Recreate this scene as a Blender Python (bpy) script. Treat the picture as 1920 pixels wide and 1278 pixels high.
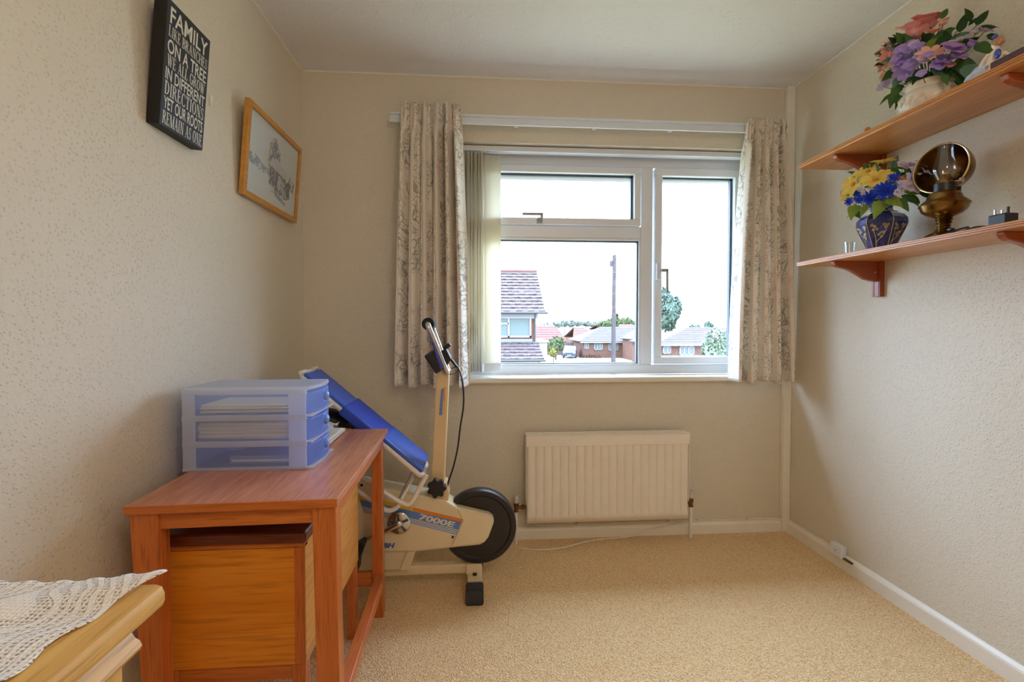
import bpy, bmesh, math, random
from mathutils import Vector, Matrix, noise

for o in list(bpy.data.objects):
    bpy.data.objects.remove(o, do_unlink=True)
rad = math.radians
scene = bpy.context.scene
col = scene.collection

# ------------------------------------------------------------------ camera
FOC = 890.0                                   # focal length in pixels of a 1920 px wide frame
YAW, PITCH, EYE = math.atan(65 / 890.0), rad(1.4), 1.12
cam = bpy.data.cameras.new('camera')
cam.sensor_fit = 'HORIZONTAL'
cam.sensor_width = 36.0
cam.lens = FOC * 36.0 / 1920.0
cam.shift_y = -10.25 / 1920.0
cam.clip_start = 0.02
cam.clip_end = 600
camo = bpy.data.objects.new('camera', cam)
camo.location = (0, 0, EYE)
camo.rotation_euler = (math.pi / 2 - PITCH, 0, -YAW)
col.objects.link(camo)
scene.camera = camo

# ------------------------------------------------------------------ sky and exposure
SKY = 33.0                                    # zenith
world = bpy.data.worlds.new('overcast_sky')
scene.world = world
world.use_nodes = True
bgn = world.node_tree.nodes['Background']
bgn.inputs['Color'].default_value = (0.565, 0.74, 1.0, 1)
# overcast sky: three times as bright overhead as at the horizon, the same all round
wn = world.node_tree
wtc = wn.nodes.new('ShaderNodeTexCoord')
wsx = wn.nodes.new('ShaderNodeSeparateXYZ')
wmx = wn.nodes.new('ShaderNodeMath')
wmx.operation = 'MAXIMUM'
wmx.inputs[1].default_value = 0.0
wma = wn.nodes.new('ShaderNodeMath')
wma.operation = 'MULTIPLY_ADD'
wma.inputs[1].default_value = SKY * 2 / 3
wma.inputs[2].default_value = SKY / 3
wn.links.new(wtc.outputs['Generated'], wsx.inputs[0])
wn.links.new(wsx.outputs['Z'], wmx.inputs[0])
wn.links.new(wmx.outputs[0], wma.inputs[0])
wn.links.new(wma.outputs[0], bgn.inputs['Strength'])
por = bpy.data.lights.new('window_sky_portal', 'AREA')   # guides the sampling of the sky, gives no light
por.shape = 'RECTANGLE'
por.size, por.size_y = 1.62, 1.2
por.cycles.is_portal = True
poro = bpy.data.objects.new('window_sky_portal', por)
poro.location = (0.69, 2.66, 1.42)
poro.rotation_euler = (-math.pi / 2, 0, 0)
col.objects.link(poro)
vs = scene.view_settings
vs.view_transform = 'Standard'
vs.look = 'None'
vs.gamma = 1.0
vs.use_curve_mapping = False
vs.exposure = 0.12
try:
    scene.cycles.max_bounces = 14
    scene.cycles.diffuse_bounces = 8
    scene.cycles.transparent_max_bounces = 24
    scene.cycles.caustics_reflective = False
    scene.cycles.caustics_refractive = False
except Exception:
    pass

# ------------------------------------------------------------------ place to pixel relation of the lens
FW = Vector((math.sin(YAW) * math.cos(PITCH), math.cos(YAW) * math.cos(PITCH), -math.sin(PITCH)))
RT = Vector((math.cos(YAW), -math.sin(YAW), 0))
UP = RT.cross(FW)
EYEP = Vector((0, 0, EYE))


def at(px, py, y):
    """the point of the vertical plane Y = y that a line of sight meets"""
    r = FW + RT * ((px - 960) / FOC) - UP * ((py - 628.75) / FOC)
    return EYEP + r * (y / r.y)


# ------------------------------------------------------------------ mesh helpers
def lin(c):
    return c / 12.92 if c <= .04045 else ((c + .055) / 1.055) ** 2.4


def rgb(r, g, b):
    return (lin(r / 255), lin(g / 255), lin(b / 255), 1)


ORG = {}


class MB:
    def __init__(s):
        s.v, s.f, s.uv = [], [], None

    def add(s, vs_, fs, M=None):
        n = len(s.v)
        for p in vs_:
            p = Vector(p)
            s.v.append(tuple(M @ p) if M is not None else tuple(p))
        s.f += [tuple(i + n for i in f) for f in fs]
        return s

    def box(s, x0, x1, y0, y1, z0, z1, M=None):
        return s.add([(x0, y0, z0), (x1, y0, z0), (x1, y1, z0), (x0, y1, z0), (x0, y0, z1), (x1, y0, z1), (x1, y1, z1), (x0, y1, z1)],
                     [(0, 3, 2, 1), (4, 5, 6, 7), (0, 1, 5, 4), (1, 2, 6, 5), (2, 3, 7, 6), (3, 0, 4, 7)], M)

    def hexa(s, a, b):
        """two quads of four points each joined"""
        return s.add(list(a) + list(b), [(0, 3, 2, 1), (4, 5, 6, 7), (0, 1, 5, 4), (1, 2, 6, 5), (2, 3, 7, 6), (3, 0, 4, 7)])

    def tube(s, pts, r, n=10, closed=False, M=None, flat=1.0):
        pts = [Vector(p) for p in pts]
        m = len(pts)
        rr = r if isinstance(r, (list, tuple)) else [r] * m
        t0 = (pts[1] - pts[0]).normalized()
        a = Vector((0, 0, 1)) if abs(t0.z) < .9 else Vector((0, 1, 0))
        nrm = (a - t0 * a.dot(t0)).normalized()
        vs_, fs = [], []
        for i, p in enumerate(pts):
            if closed:
                t = (pts[(i + 1) % m] - pts[i - 1]).normalized()
            else:
                t = (pts[min(i + 1, m - 1)] - pts[max(i - 1, 0)]).normalized()
            nrm = (nrm - t * nrm.dot(t)).normalized()
            b = t.cross(nrm)
            for k in range(n):
                w = 2 * math.pi * k / n
                vs_.append(p + (nrm * math.cos(w) * flat + b * math.sin(w)) * rr[i])
        for i in range(m if closed else m - 1):
            j = (i + 1) % m
            for k in range(n):
                l = (k + 1) % n
                fs.append((i * n + k, i * n + l, j * n + l, j * n + k))
        if not closed:
            fs.append(tuple(range(n - 1, -1, -1)))
            fs.append(tuple((m - 1) * n + k for k in range(n)))
        return s.add(vs_, fs, M)

    def cyl(s, p0, p1, r0, r1=None, n=16, M=None):
        return s.tube([p0, p1], [r0, r0 if r1 is None else r1], n, M=M)

    def lathe(s, prof, n=32, c=(0, 0, 0), M=None, off=0.0):
        vs_, fs = [], []
        c = Vector(c)
        for (r, z) in prof:
            for k in range(n):
                w = 2 * math.pi * (k + off) / n
                vs_.append(c + Vector((r * math.cos(w), r * math.sin(w), z)))
        for i in range(len(prof) - 1):
            for k in range(n):
                l = (k + 1) % n
                fs.append((i * n + k, i * n + l, (i + 1) * n + l, (i + 1) * n + k))
        if prof[0][0] > 1e-6:
            fs.append(tuple(range(n - 1, -1, -1)))
        if prof[-1][0] > 1e-6:
            fs.append(tuple((len(prof) - 1) * n + k for k in range(n)))
        return s.add(vs_, fs, M)

    def shell(s, prof, n=32, c=(0, 0, 0), M=None):
        """open surface of revolution, no caps"""
        vs_, fs = [], []
        c = Vector(c)
        for (r, z) in prof:
            for k in range(n):
                w = 2 * math.pi * k / n
                vs_.append(c + Vector((r * math.cos(w), r * math.sin(w), z)))
        for i in range(len(prof) - 1):
            for k in range(n):
                l = (k + 1) % n
                fs.append((i * n + k, i * n + l, (i + 1) * n + l, (i + 1) * n + k))
        return s.add(vs_, fs, M)

    def prism(s, poly, c0, c1, axis='Y', M=None):
        n = len(poly)

        def p3(a, b, c):
            return {'Y': (a, c, b), 'X': (c, a, b), 'Z': (a, b, c)}[axis]
        vs_ = [p3(a, b, c0) for a, b in poly] + [p3(a, b, c1) for a, b in poly]
        fs = [tuple(range(n)), tuple(range(2 * n - 1, n - 1, -1))]
        fs += [(i, (i + 1) % n, (i + 1) % n + n, i + n) for i in range(n)]
        return s.add(vs_, fs, M)

    def ball(s, c, rx, ry=None, rz=None, nu=16, nv=10, M=None):
        ry = rx if ry is None else ry
        rz = rx if rz is None else rz
        c = Vector(c)
        vs_ = [c + Vector((0, 0, -rz))]
        fs = []
        for j in range(1, nv):
            a = -math.pi / 2 + math.pi * j / nv
            for k in range(nu):
                w = 2 * math.pi * k / nu
                vs_.append(c + Vector((rx * math.cos(a) * math.cos(w), ry * math.cos(a) * math.sin(w), rz * math.sin(a))))
        vs_.append(c + Vector((0, 0, rz)))
        for k in range(nu):
            l = (k + 1) % nu
            fs.append((0, 1 + l, 1 + k))
            for j in range(nv - 2):
                fs.append((1 + j * nu + k, 1 + j * nu + l, 1 + (j + 1) * nu + l, 1 + (j + 1) * nu + k))
            fs.append((1 + (nv - 2) * nu + k, 1 + (nv - 2) * nu + l, len(vs_) - 1))
        return s.add(vs_, fs, M)

    def grid(s, fn, nu, nv, M=None):
        vs_ = [fn(i / nu, j / nv) for j in range(nv + 1) for i in range(nu + 1)]
        fs = [(j * (nu + 1) + i, j * (nu + 1) + i + 1, (j + 1) * (nu + 1) + i + 1, (j + 1) * (nu + 1) + i) for j in range(nv) for i in range(nu)]
        return s.add(vs_, fs, M)

    def build(s, name, m, parent=None, smooth=False, bevel=0, seg=2, local=False, fix=True, solid=0):
        me = bpy.data.meshes.new(name)
        vv = [Vector(p) for p in s.v]
        if parent is not None:
            org = Vector((0, 0, 0)) if local else ORG.get(parent.name, Vector((0, 0, 0)))
        elif local:
            org = Vector((0, 0, 0))
        else:
            lo = [min(p[i] for p in vv) for i in range(3)]
            hi = [max(p[i] for p in vv) for i in range(3)]
            org = Vector(((lo[0] + hi[0]) / 2, (lo[1] + hi[1]) / 2, lo[2]))
        me.from_pydata([tuple(p - org) for p in vv], [], s.f)
        if fix:
            bm = bmesh.new()
            bm.from_mesh(me)
            bmesh.ops.recalc_face_normals(bm, faces=bm.faces)
            bm.to_mesh(me)
            bm.free()
        if s.uv:
            lay = me.uv_layers.new(name='cloth')
            for l in me.loops:
                lay.data[l.index].uv = s.uv[l.vertex_index]
        if smooth:
            me.polygons.foreach_set('use_smooth', [True] * len(me.polygons))
            me.set_sharp_from_angle(angle=rad(40))
        me.materials.append(m)
        o = bpy.data.objects.new(name, me)
        col.objects.link(o)
        if parent is not None:
            o.parent = parent
            ORG[o.name] = org
        else:
            o.location = org
            ORG[o.name] = org
        if solid:
            md = o.modifiers.new('thickness', 'SOLIDIFY')
            md.thickness = solid
            md.offset = 0
        if bevel:
            md = o.modifiers.new('edge', 'BEVEL')
            md.width = bevel
            md.segments = seg
            md.limit_method = 'ANGLE'
            md.angle_limit = rad(40)
        return o


def thing(name, label, cat, loc=(0, 0, 0), rot=(0, 0, 0), group=None):
    o = bpy.data.objects.new(name, None)
    o.empty_display_size = .05
    col.objects.link(o)
    o.location = loc
    o.rotation_euler = rot
    ORG[o.name] = Vector(loc)
    return tag(o, label, cat, group)


def tag(o, label, cat, group=None):
    o['label'] = label
    o['category'] = cat
    if group:
        o['group'] = group
    return o


def struct(o, label=None):
    o['kind'] = 'structure'
    if label:
        o['label'] = label
    return o


def put(proto, parent, M):
    """another piece of the same mesh under the same parent"""
    c = proto.copy()
    col.objects.link(c)
    c.parent = parent
    c.matrix_local = M
    return c


def piece(name, me, parent, M):
    c = bpy.data.objects.new(name, me)
    col.objects.link(c)
    c.parent = parent
    c.matrix_local = M
    return c


def aim(pos, x_dir, up=(0, 0, 1)):
    """matrix whose X axis looks along x_dir"""
    x = Vector(x_dir).normalized()
    u = Vector(up)
    y = u.cross(x)
    if y.length < 1e-4:
        y = Vector((0, 1, 0))
    y.normalize()
    z = x.cross(y)
    M = Matrix((x, y, z)).transposed().to_4x4()
    M.translation = Vector(pos)
    return M


def bez(p, n=10):
    """smooth line through the points"""
    p = [Vector(q) for q in p]
    out = []
    for i in range(len(p) - 1):
        a, b, c, d = p[max(i - 1, 0)], p[i], p[i + 1], p[min(i + 2, len(p) - 1)]
        for k in range(n):
            t = k / n
            out.append(.5 * ((2 * b) + (c - a) * t + (2 * a - 5 * b + 4 * c - d) * t * t + (3 * b - a - 3 * c + d) * t ** 3))
    out.append(p[-1])
    return out


def bend(pts, r, n=6):
    """polyline with rounded corners"""
    pts = [Vector(p) for p in pts]
    out = [pts[0]]
    for i in range(1, len(pts) - 1):
        a, b, c = pts[i - 1], pts[i], pts[i + 1]
        ra = min(r, (a - b).length * .49, (c - b).length * .49)
        p, q = b + (a - b).normalized() * ra, b + (c - b).normalized() * ra
        for k in range(n + 1):
            t = k / n
            out.append(p * (1 - t) ** 2 + b * 2 * t * (1 - t) + q * t * t)
    out.append(pts[-1])
    return out


# ------------------------------------------------------------------ materials
def nodes(name):
    m = bpy.data.materials.new(name)
    m.use_nodes = True
    nt = m.node_tree
    b = nt.nodes['Principled BSDF']
    return m, nt, b


def N(nt, kind, **kw):
    n = nt.nodes.new(kind)
    for k, v in kw.items():
        if k in n.inputs:
            n.inputs[k].default_value = v
        else:
            setattr(n, k, v)
    return n


def coords(nt, scale=(1, 1, 1), src='Object', rot=(0, 0, 0)):
    tc = N(nt, 'ShaderNodeTexCoord')
    mp = N(nt, 'ShaderNodeMapping')
    mp.inputs['Scale'].default_value = scale
    mp.inputs['Rotation'].default_value = rot
    nt.links.new(tc.outputs[src], mp.inputs['Vector'])
    return mp.outputs['Vector']


def ramp(nt, fac, stops):
    r = N(nt, 'ShaderNodeValToRGB')
    e = r.color_ramp.elements
    e[0].position, e[0].color = stops[0]
    e[1].position, e[1].color = stops[-1]
    for p, c in stops[1:-1]:
        x = e.new(p)
        x.color = c
    nt.links.new(fac, r.inputs['Fac'])
    return r.outputs['Color']


def mixc(nt, fac, a, b):
    m = N(nt, 'ShaderNodeMix', data_type='RGBA')
    if isinstance(fac, float):
        m.inputs[0].default_value = fac
    else:
        nt.links.new(fac, m.inputs[0])
    for i, x in ((6, a), (7, b)):
        if isinstance(x, tuple):
            m.inputs[i].default_value = x
        else:
            nt.links.new(x, m.inputs[i])
    return m.outputs[2]


def bumpn(nt, b, h, strength=.3, dist=.002):
    bp = N(nt, 'ShaderNodeBump')
    bp.inputs['Strength'].default_value = strength
    bp.inputs['Distance'].default_value = dist
    nt.links.new(h, bp.inputs['Height'])
    nt.links.new(bp.outputs['Normal'], b.inputs['Normal'])


def plain(name, c, rough=.5, metal=0.0, var=.06, vs_=14.0, bump=0, bs=200.0, spec=.5, coat=0.0, trans=0.0):
    m, nt, b = nodes(name)
    v = coords(nt)
    nz = N(nt, 'ShaderNodeTexNoise', Scale=vs_, Detail=4.0)
    nt.links.new(v, nz.inputs['Vector'])
    c2 = tuple(max(0, x * (1 - var)) for x in c[:3]) + (1,)
    c1 = tuple(min(1, x * (1 + var)) for x in c[:3]) + (1,)
    nt.links.new(ramp(nt, nz.outputs['Fac'], [(.3, c2), (.7, c1)]), b.inputs['Base Color'])
    b.inputs['Roughness'].default_value = rough
    b.inputs['Metallic'].default_value = metal
    b.inputs['Specular IOR Level'].default_value = spec
    b.inputs['Coat Weight'].default_value = coat
    b.inputs['Transmission Weight'].default_value = trans
    if bump:
        n2 = N(nt, 'ShaderNodeTexNoise', Scale=bs, Detail=3.0)
        nt.links.new(v, n2.inputs['Vector'])
        bumpn(nt, b, n2.outputs['Fac'], bump, .002)
    return m


def wood(name, c1, c2, axis='Y', rough=.35, fine=1.0, coat=.2):
    m, nt, b = nodes(name)
    long, wide = 1.6 * fine, 28.0 * fine
    sc = {'X': (long, wide, wide), 'Y': (wide, long, wide), 'Z': (wide, wide, long)}[axis]
    v = coords(nt, sc)
    a = N(nt, 'ShaderNodeTexNoise', Scale=1.0, Detail=5.0, Roughness=.6, Distortion=.6)
    nt.links.new(v, a.inputs['Vector'])
    v2 = coords(nt, tuple(x * 7 for x in sc))
    f = N(nt, 'ShaderNodeTexNoise', Scale=1.0, Detail=2.0)
    nt.links.new(v2, f.inputs['Vector'])
    base = ramp(nt, a.outputs['Fac'], [(.3, c2), (.5, tuple((x + y) / 2 for x, y in zip(c1, c2))), (.72, c1)])
    dark = tuple(x * .72 for x in c2[:3]) + (1,)
    fm = ramp(nt, f.outputs['Fac'], [(.28, (.75, .75, .75, 1)), (.5, (0, 0, 0, 1))])
    nt.links.new(mixc(nt, fm, base, dark), b.inputs['Base Color'])
    b.inputs['Roughness'].default_value = rough
    b.inputs['Coat Weight'].default_value = coat
    b.inputs['Coat Roughness'].default_value = .25
    bumpn(nt, b, f.outputs['Fac'], .08, .001)
    return m


def glassy(name, tint=(1, 1, 1, 1), gloss=.06, rough=.02):
    m = bpy.data.materials.new(name)
    m.use_nodes = True
    nt = m.node_tree
    nt.nodes.clear()
    out = N(nt, 'ShaderNodeOutputMaterial')
    t = N(nt, 'ShaderNodeBsdfTransparent')
    t.inputs['Color'].default_value = tint
    g = N(nt, 'ShaderNodeBsdfGlossy')
    g.inputs['Roughness'].default_value = rough
    fr = N(nt, 'ShaderNodeFresnel')
    fr.inputs['IOR'].default_value = 1.45
    mx = N(nt, 'ShaderNodeMixShader')
    if gloss is None:
        nt.links.new(fr.outputs[0], mx.inputs[0])
    else:
        mx.inputs[0].default_value = gloss
    nt.links.new(t.outputs[0], mx.inputs[1])
    nt.links.new(g.outputs[0], mx.inputs[2])
    nt.links.new(mx.outputs[0], out.inputs['Surface'])
    return m


def milky(name, c, clear=.45, rough=.35, trl=.5):
    """semi clear plastic or thin cloth: part see-through, part scattering"""
    m = bpy.data.materials.new(name)
    m.use_nodes = True
    nt = m.node_tree
    b = nt.nodes['Principled BSDF']
    out = nt.nodes['Material Output']
    b.inputs['Base Color'].default_value = c
    b.inputs['Roughness'].default_value = rough
    tl = N(nt, 'ShaderNodeBsdfTranslucent')
    tl.inputs['Color'].default_value = c
    mx0 = N(nt, 'ShaderNodeMixShader')
    mx0.inputs[0].default_value = trl
    nt.links.new(b.outputs[0], mx0.inputs[1])
    nt.links.new(tl.outputs[0], mx0.inputs[2])
    t = N(nt, 'ShaderNodeBsdfTransparent')
    t.inputs['Color'].default_value = tuple(.5 + .5 * x for x in c[:3]) + (1,)
    mx = N(nt, 'ShaderNodeMixShader')
    mx.inputs[0].default_value = clear
    nt.links.new(mx0.outputs[0], mx.inputs[1])
    nt.links.new(t.outputs[0], mx.inputs[2])
    nt.links.new(mx.outputs[0], out.inputs['Surface'])
    return m


def wall_mat(name, c, scale=1.0, strength=1.0):
    m, nt, b = nodes(name)
    v = coords(nt)
    lo = N(nt, 'ShaderNodeTexNoise', Scale=1.7, Detail=3.0)
    nt.links.new(v, lo.inputs['Vector'])
    nt.links.new(ramp(nt, lo.outputs['Fac'], [(.3, tuple(x * .96 for x in c[:3]) + (1,)), (.7, c)]), b.inputs['Base Color'])
    b.inputs['Roughness'].default_value = .62
    b.inputs['Specular IOR Level'].default_value = .35
    vo = N(nt, 'ShaderNodeTexVoronoi', Scale=118.0 * scale)
    nt.links.new(v, vo.inputs['Vector'])
    r = ramp(nt, vo.outputs['Distance'], [(.0, (1, 1, 1, 1)), (.34, (0, 0, 0, 1))])
    nz = N(nt, 'ShaderNodeTexNoise', Scale=60.0 * scale, Detail=5.0, Roughness=.6)
    nt.links.new(v, nz.inputs['Vector'])
    r2 = ramp(nt, nz.outputs['Fac'], [(.35, (0, 0, 0, 1)), (.68, (1, 1, 1, 1))])
    h = mixc(nt, .38, r, r2)
    bumpn(nt, b, h, strength, .0026)
    return m


M_WALL = wall_mat('cream_textured_wallpaper', rgb(221, 213, 196))
M_CEIL = wall_mat('white_stippled_ceiling', rgb(228, 227, 228), .55, 1.0)


def carpet_mat():
    m, nt, b = nodes('beige_twist_carpet')
    v = coords(nt)
    n1 = N(nt, 'ShaderNodeTexNoise', Scale=170.0, Detail=3.0, Roughness=.75)
    n2 = N(nt, 'ShaderNodeTexNoise', Scale=2.2, Detail=3.0)
    vo = N(nt, 'ShaderNodeTexVoronoi', Scale=240.0)
    for n in (n1, n2, vo):
        nt.links.new(v, n.inputs['Vector'])
    sep = N(nt, 'ShaderNodeSeparateColor')
    nt.links.new(vo.outputs['Color'], sep.inputs[0])
    mm = N(nt, 'ShaderNodeMath', operation='MULTIPLY_ADD')
    nt.links.new(sep.outputs[0], mm.inputs[0])
    mm.inputs[1].default_value = .26
    ad = N(nt, 'ShaderNodeMath', operation='MULTIPLY_ADD')
    nt.links.new(n1.outputs['Fac'], ad.inputs[0])
    ad.inputs[1].default_value = .8
    ad.inputs[2].default_value = -.03
    nt.links.new(ad.outputs[0], mm.inputs[2])
    a = ramp(nt, mm.outputs[0], [(.28, rgb(204, 142, 82)), (.5, rgb(254, 213, 152)), (.70, rgb(255, 244, 204))])
    big = ramp(nt, n2.outputs['Fac'], [(.35, (0, 0, 0, 1)), (.7, (.35, .35, .35, 1))])
    nt.links.new(mixc(nt, big, a, rgb(250, 216, 162)), b.inputs['Base Color'])
    b.inputs['Roughness'].default_value = .95
    b.inputs['Specular IOR Level'].default_value = .1
    b.inputs['Sheen Weight'].default_value = .25
    bumpn(nt, b, vo.outputs['Distance'], .9, .006)
    return m


M_CARPET = carpet_mat()
M_WHITE = plain('white_gloss_paint', rgb(236, 232, 222), .35, var=.02)
M_UPVC = plain('white_window_plastic', rgb(224, 230, 238), .3, var=.01)
M_GASKET = plain('dark_grey_gasket', rgb(72, 80, 92), .5)
M_RAD = plain('cream_radiator_enamel', rgb(242, 234, 222), .35, var=.02)
M_CHROME = plain('chrome', rgb(205, 205, 205), .14, 1.0, var=.03)
M_BRASSV = plain('worn_brass_valve', rgb(120, 84, 48), .38, .9)
M_GREYPL = plain('grey_plastic', rgb(160, 160, 160), .45)
M_BLACK = plain('black_plastic', rgb(24, 24, 27), .42)
M_TEAK = wood('teak_red_brown_wood', rgb(212, 124, 64), rgb(180, 92, 42), 'Y')
M_TEAKX = wood('teak_red_brown_wood_cross', rgb(214, 128, 58), rgb(184, 96, 38), 'X')
M_TEAKZ = wood('teak_red_brown_wood_upright', rgb(212, 122, 56), rgb(180, 92, 38), 'Z')
M_TOP = wood('teak_veneer_top', rgb(226, 152, 116), rgb(190, 116, 84), 'Y', .3, 1.0, .5)
M_HONEY = wood('honey_veneer', rgb(238, 156, 48), rgb(216, 128, 24), 'X', .35, .6)
M_HONEYY = wood('honey_veneer_side', rgb(222, 160, 84), rgb(200, 132, 58), 'Y', .35, .6)
M_LID = wood('dark_teak_lid', rgb(120, 56, 32), rgb(84, 36, 20), 'X', .3)
M_OAK = wood('golden_oak', rgb(230, 188, 112), rgb(204, 152, 76), 'Y', .5, .9, .03)
M_OAKX = wood('golden_oak_end', rgb(230, 188, 112), rgb(204, 152, 76), 'Z', .5, .9, .03)
M_PINE = wood('orange_pine_shelf', rgb(212, 150, 86), rgb(188, 118, 56), 'Y', .33, .7, .3)
M_BRKT = wood('mahogany_bracket', rgb(172, 84, 36), rgb(140, 58, 22), 'X', .3, 1.0, .4)
M_FRAMEW = wood('light_oak_frame', rgb(214, 156, 66), rgb(188, 126, 42), 'Y', .35)

# ================================================================== the room
XL, XR, YB, YF, ZC = -.864, 1.676, 2.443, -1.35, 2.37
WX0, WX1, WZ0, WZ1 = -.12, 1.51, .845, 2.045          # window opening
T = .12
struct(MB().box(XL - T, XR + T, YF - T, YB + .28, -.1, 0).build('floor', M_CARPET), 'beige twist pile carpet over the whole floor')
struct(MB().box(XL - T, XR + T, YF - T, YB + .28, ZC, ZC + .1).build('ceiling', M_CEIL))
struct(MB().box(XL - T, XL, YF - T, YB + .28, 0, ZC).build('wall_left', M_WALL))
struct(MB().box(XR, XR + T, YF - T, YB + .28, 0, ZC).build('wall_right', M_WALL))
struct(MB().box(XL, XR, YF - T, YF, 0, ZC).build('wall_front', M_WALL))
wb = MB()
YO = YB + .24
for b_ in ((XL, WX0, 0, ZC), (WX1, XR, 0, ZC), (WX0, WX1, 0, WZ0 - .02), (WX0, WX1, WZ1, ZC)):
    wb.box(b_[0], b_[1], YB, YO, b_[2], b_[3])
struct(wb.build('wall_back', M_WALL))


def skirting(name, x0, y0, x1, y1, h=.085, t=.016):
    d = Vector((x1 - x0, y1 - y0, 0))
    L = d.length
    poly = [(0, 0), (t, 0), (t, h * .74), (t * .8, h * .84), (t * .45, h * .95), (t * .3, h), (0, h)]
    m_ = MB()
    x = d.normalized()
    nrm = Vector((-x.y, x.x, 0))
    vs_ = []
    for s_ in (0, L):
        for a, b in poly:
            vs_.append(Vector((x0, y0, 0)) + x * s_ + nrm * a + Vector((0, 0, b)))
    n = len(poly)
    m_.add(vs_, [tuple(range(n)), tuple(range(2 * n - 1, n - 1, -1))] + [(i, (i + 1) % n, (i + 1) % n + n, i + n) for i in range(n)])
    return struct(m_.build(name, M_WHITE))


skirting('baseboard_back', XR, YB, XL, YB, .062)
skirting('baseboard_right', XR, YF, XR, YB, .068)
skirting('baseboard_left', XL, YB, XL, YF, .08)
tb = MB().box(XR - .042, XR - .001, YB - .03, YB - .001, .0, ZC)
struct(tb.build('trim_1', M_WHITE, bevel=.003), 'white boxed pipe casing up the corner by the window')
# hairline of paint between wall and ceiling
struct(MB().box(XL, XR, YB - .006, YB, ZC - .006, ZC).box(XR - .006, XR, YF, YB, ZC - .006, ZC).box(XL, XL + .006, YF, YB, ZC - .006, ZC).build('trim_2', M_WHITE))

# ------------------------------------------------------------------ window
YW0, YW1 = YB + .105, YB + .17
win = thing('window_1', 'white plastic three light window with two opening sashes', 'window', (.69, YB + .13, WZ0))
win['kind'] = 'structure'
del win['category']


def framebar(name, x0, x1, z0, z1, y0=YW0, y1=YW1, m=None, par=None, bev=.004):
    return MB().box(x0, x1, y0, y1, z0, z1).build(name, m or M_UPVC, par or win, bevel=bev)


framebar('frame_rail', WX0, WX1, WZ1 - .075, WZ1)
framebar('frame_rail', WX0, WX1, WZ0, WZ0 + .052)
framebar('frame_stile', WX0, WX0 + .06, WZ0 + .052, WZ1 - .075)
framebar('frame_stile', WX1 - .052, WX1, WZ0 + .052, WZ1 - .075)
framebar('mullion', .893, .958, WZ0 + .052, WZ1 - .075)
framebar('transom', WX0 + .06, .893, 1.585, 1.650)


def sash(x0, x1, z0, z1, w, proud, name='sash'):
    """four bars, bead, gasket and pane"""
    y0 = YW0 - proud
    y1 = YW0 + .03
    m_ = MB()
    m_.box(x0, x1, y0, y1, z1 - w, z1).box(x0, x1, y0, y1, z0, z0 + w).box(x0, x0 + w, y0, y1, z0 + w, z1 - w).box(x1 - w, x1, y0, y1, z0 + w, z1 - w)
    s_ = m_.build(name, M_UPVC, win, bevel=.004)
    return s_


def glaze(par, x0, x1, z0, z1, y, g=.008):
    q = MB()
    q.box(x0, x1, y - .004, y + .02, z1 - g, z1).box(x0, x1, y - .004, y + .02, z0, z0 + g * .6).box(x0, x0 + g * .5, y - .004, y + .02, z0, z1).box(x1 - g, x1, y - .004, y + .02, z0, z1)
    q.build('gasket', M_GASKET, par)
    MB().box(x0, x1, y + .008, y + .012, z0, z1).build('pane', M_PANE, par)


M_PANE = glassy('clear_window_glass', (.98, .99, .99, 1), .03)
s1 = sash(WX0 + .06, .885, 1.65, WZ1 - .082, .036, .02)
glaze(s1, WX0 + .096, .849, 1.686, WZ1 - .118, YW0 + .012, .012)
s2 = sash(.965, 1.452, WZ0 + .055, WZ1 - .082, .04, .02)
glaze(s2, 1.005, 1.412, WZ0 + .091, WZ1 - .120, YW0 + .012, .012)
bead = MB().box(WX0 + .06, .893, YW0 + .0, YW0 + .03, WZ0 + .052, WZ0 + .057).box(WX0 + .06, .893, YW0, YW0 + .03, 1.573, 1.585).box(.881, .893, YW0, YW0 + .03, WZ0 + .057, 1.573).build('glazing_bead', M_UPVC, win, bevel=.002)
glaze(bead, WX0 + .06, .881, WZ0 + .057, 1.573, YW0 + .012, .008)
# handles
M_STEEL = plain('grey_steel_lever', rgb(150, 150, 150), .4, .3)
h1 = MB().box(.318, .346, YW0 - .042, YW0 - .02, 1.652, 1.682).build('window_handle', M_GREYPL, win, bevel=.002)
MB().box(.236, .346, YW0 - .062, YW0 - .050, 1.690, 1.704).box(.332, .346, YW0 - .062, YW0 - .036, 1.676, 1.700).build('lever', M_STEEL, h1, bevel=.003)
h2 = MB().box(.968, .992, YW0 - .040, YW0 - .02, 1.36, 1.45).build('window_handle', M_UPVC, win, bevel=.003)
MB().box(.985, 1.023, YW0 - .066, YW0 - .036, 1.400, 1.416).box(1.012, 1.024, YW0 - .066, YW0 - .052, 1.285, 1.416).build('lever', M_STEEL, h2, bevel=.003)
sill = struct(MB().box(WX0 - .0, WX1, YB - .035, YB + .11, WZ0 - .028, WZ0).build('trim_3', M_WHITE, bevel=.008, seg=3), 'white painted window sill board')
# the eave of this house, outside above the glass
struct(MB().box(-3, 4.5, YB + .24, YB + .50, 2.060, 2.2).build('trim_4', plain('dark_eave_board', rgb(120, 112, 108), .7)))
gut = MB()
gut.grid(lambda u, v: (-3 + 7.5 * u, YB + .56 + .055 * math.cos(math.pi * (1 + v)), 2.085 + .055 * math.sin(math.pi * (1 + v))), 1, 10)
struct(gut.build('trim_5', plain('grey_gutter', rgb(116, 112, 112), .5), smooth=True, solid=.004))

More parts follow.
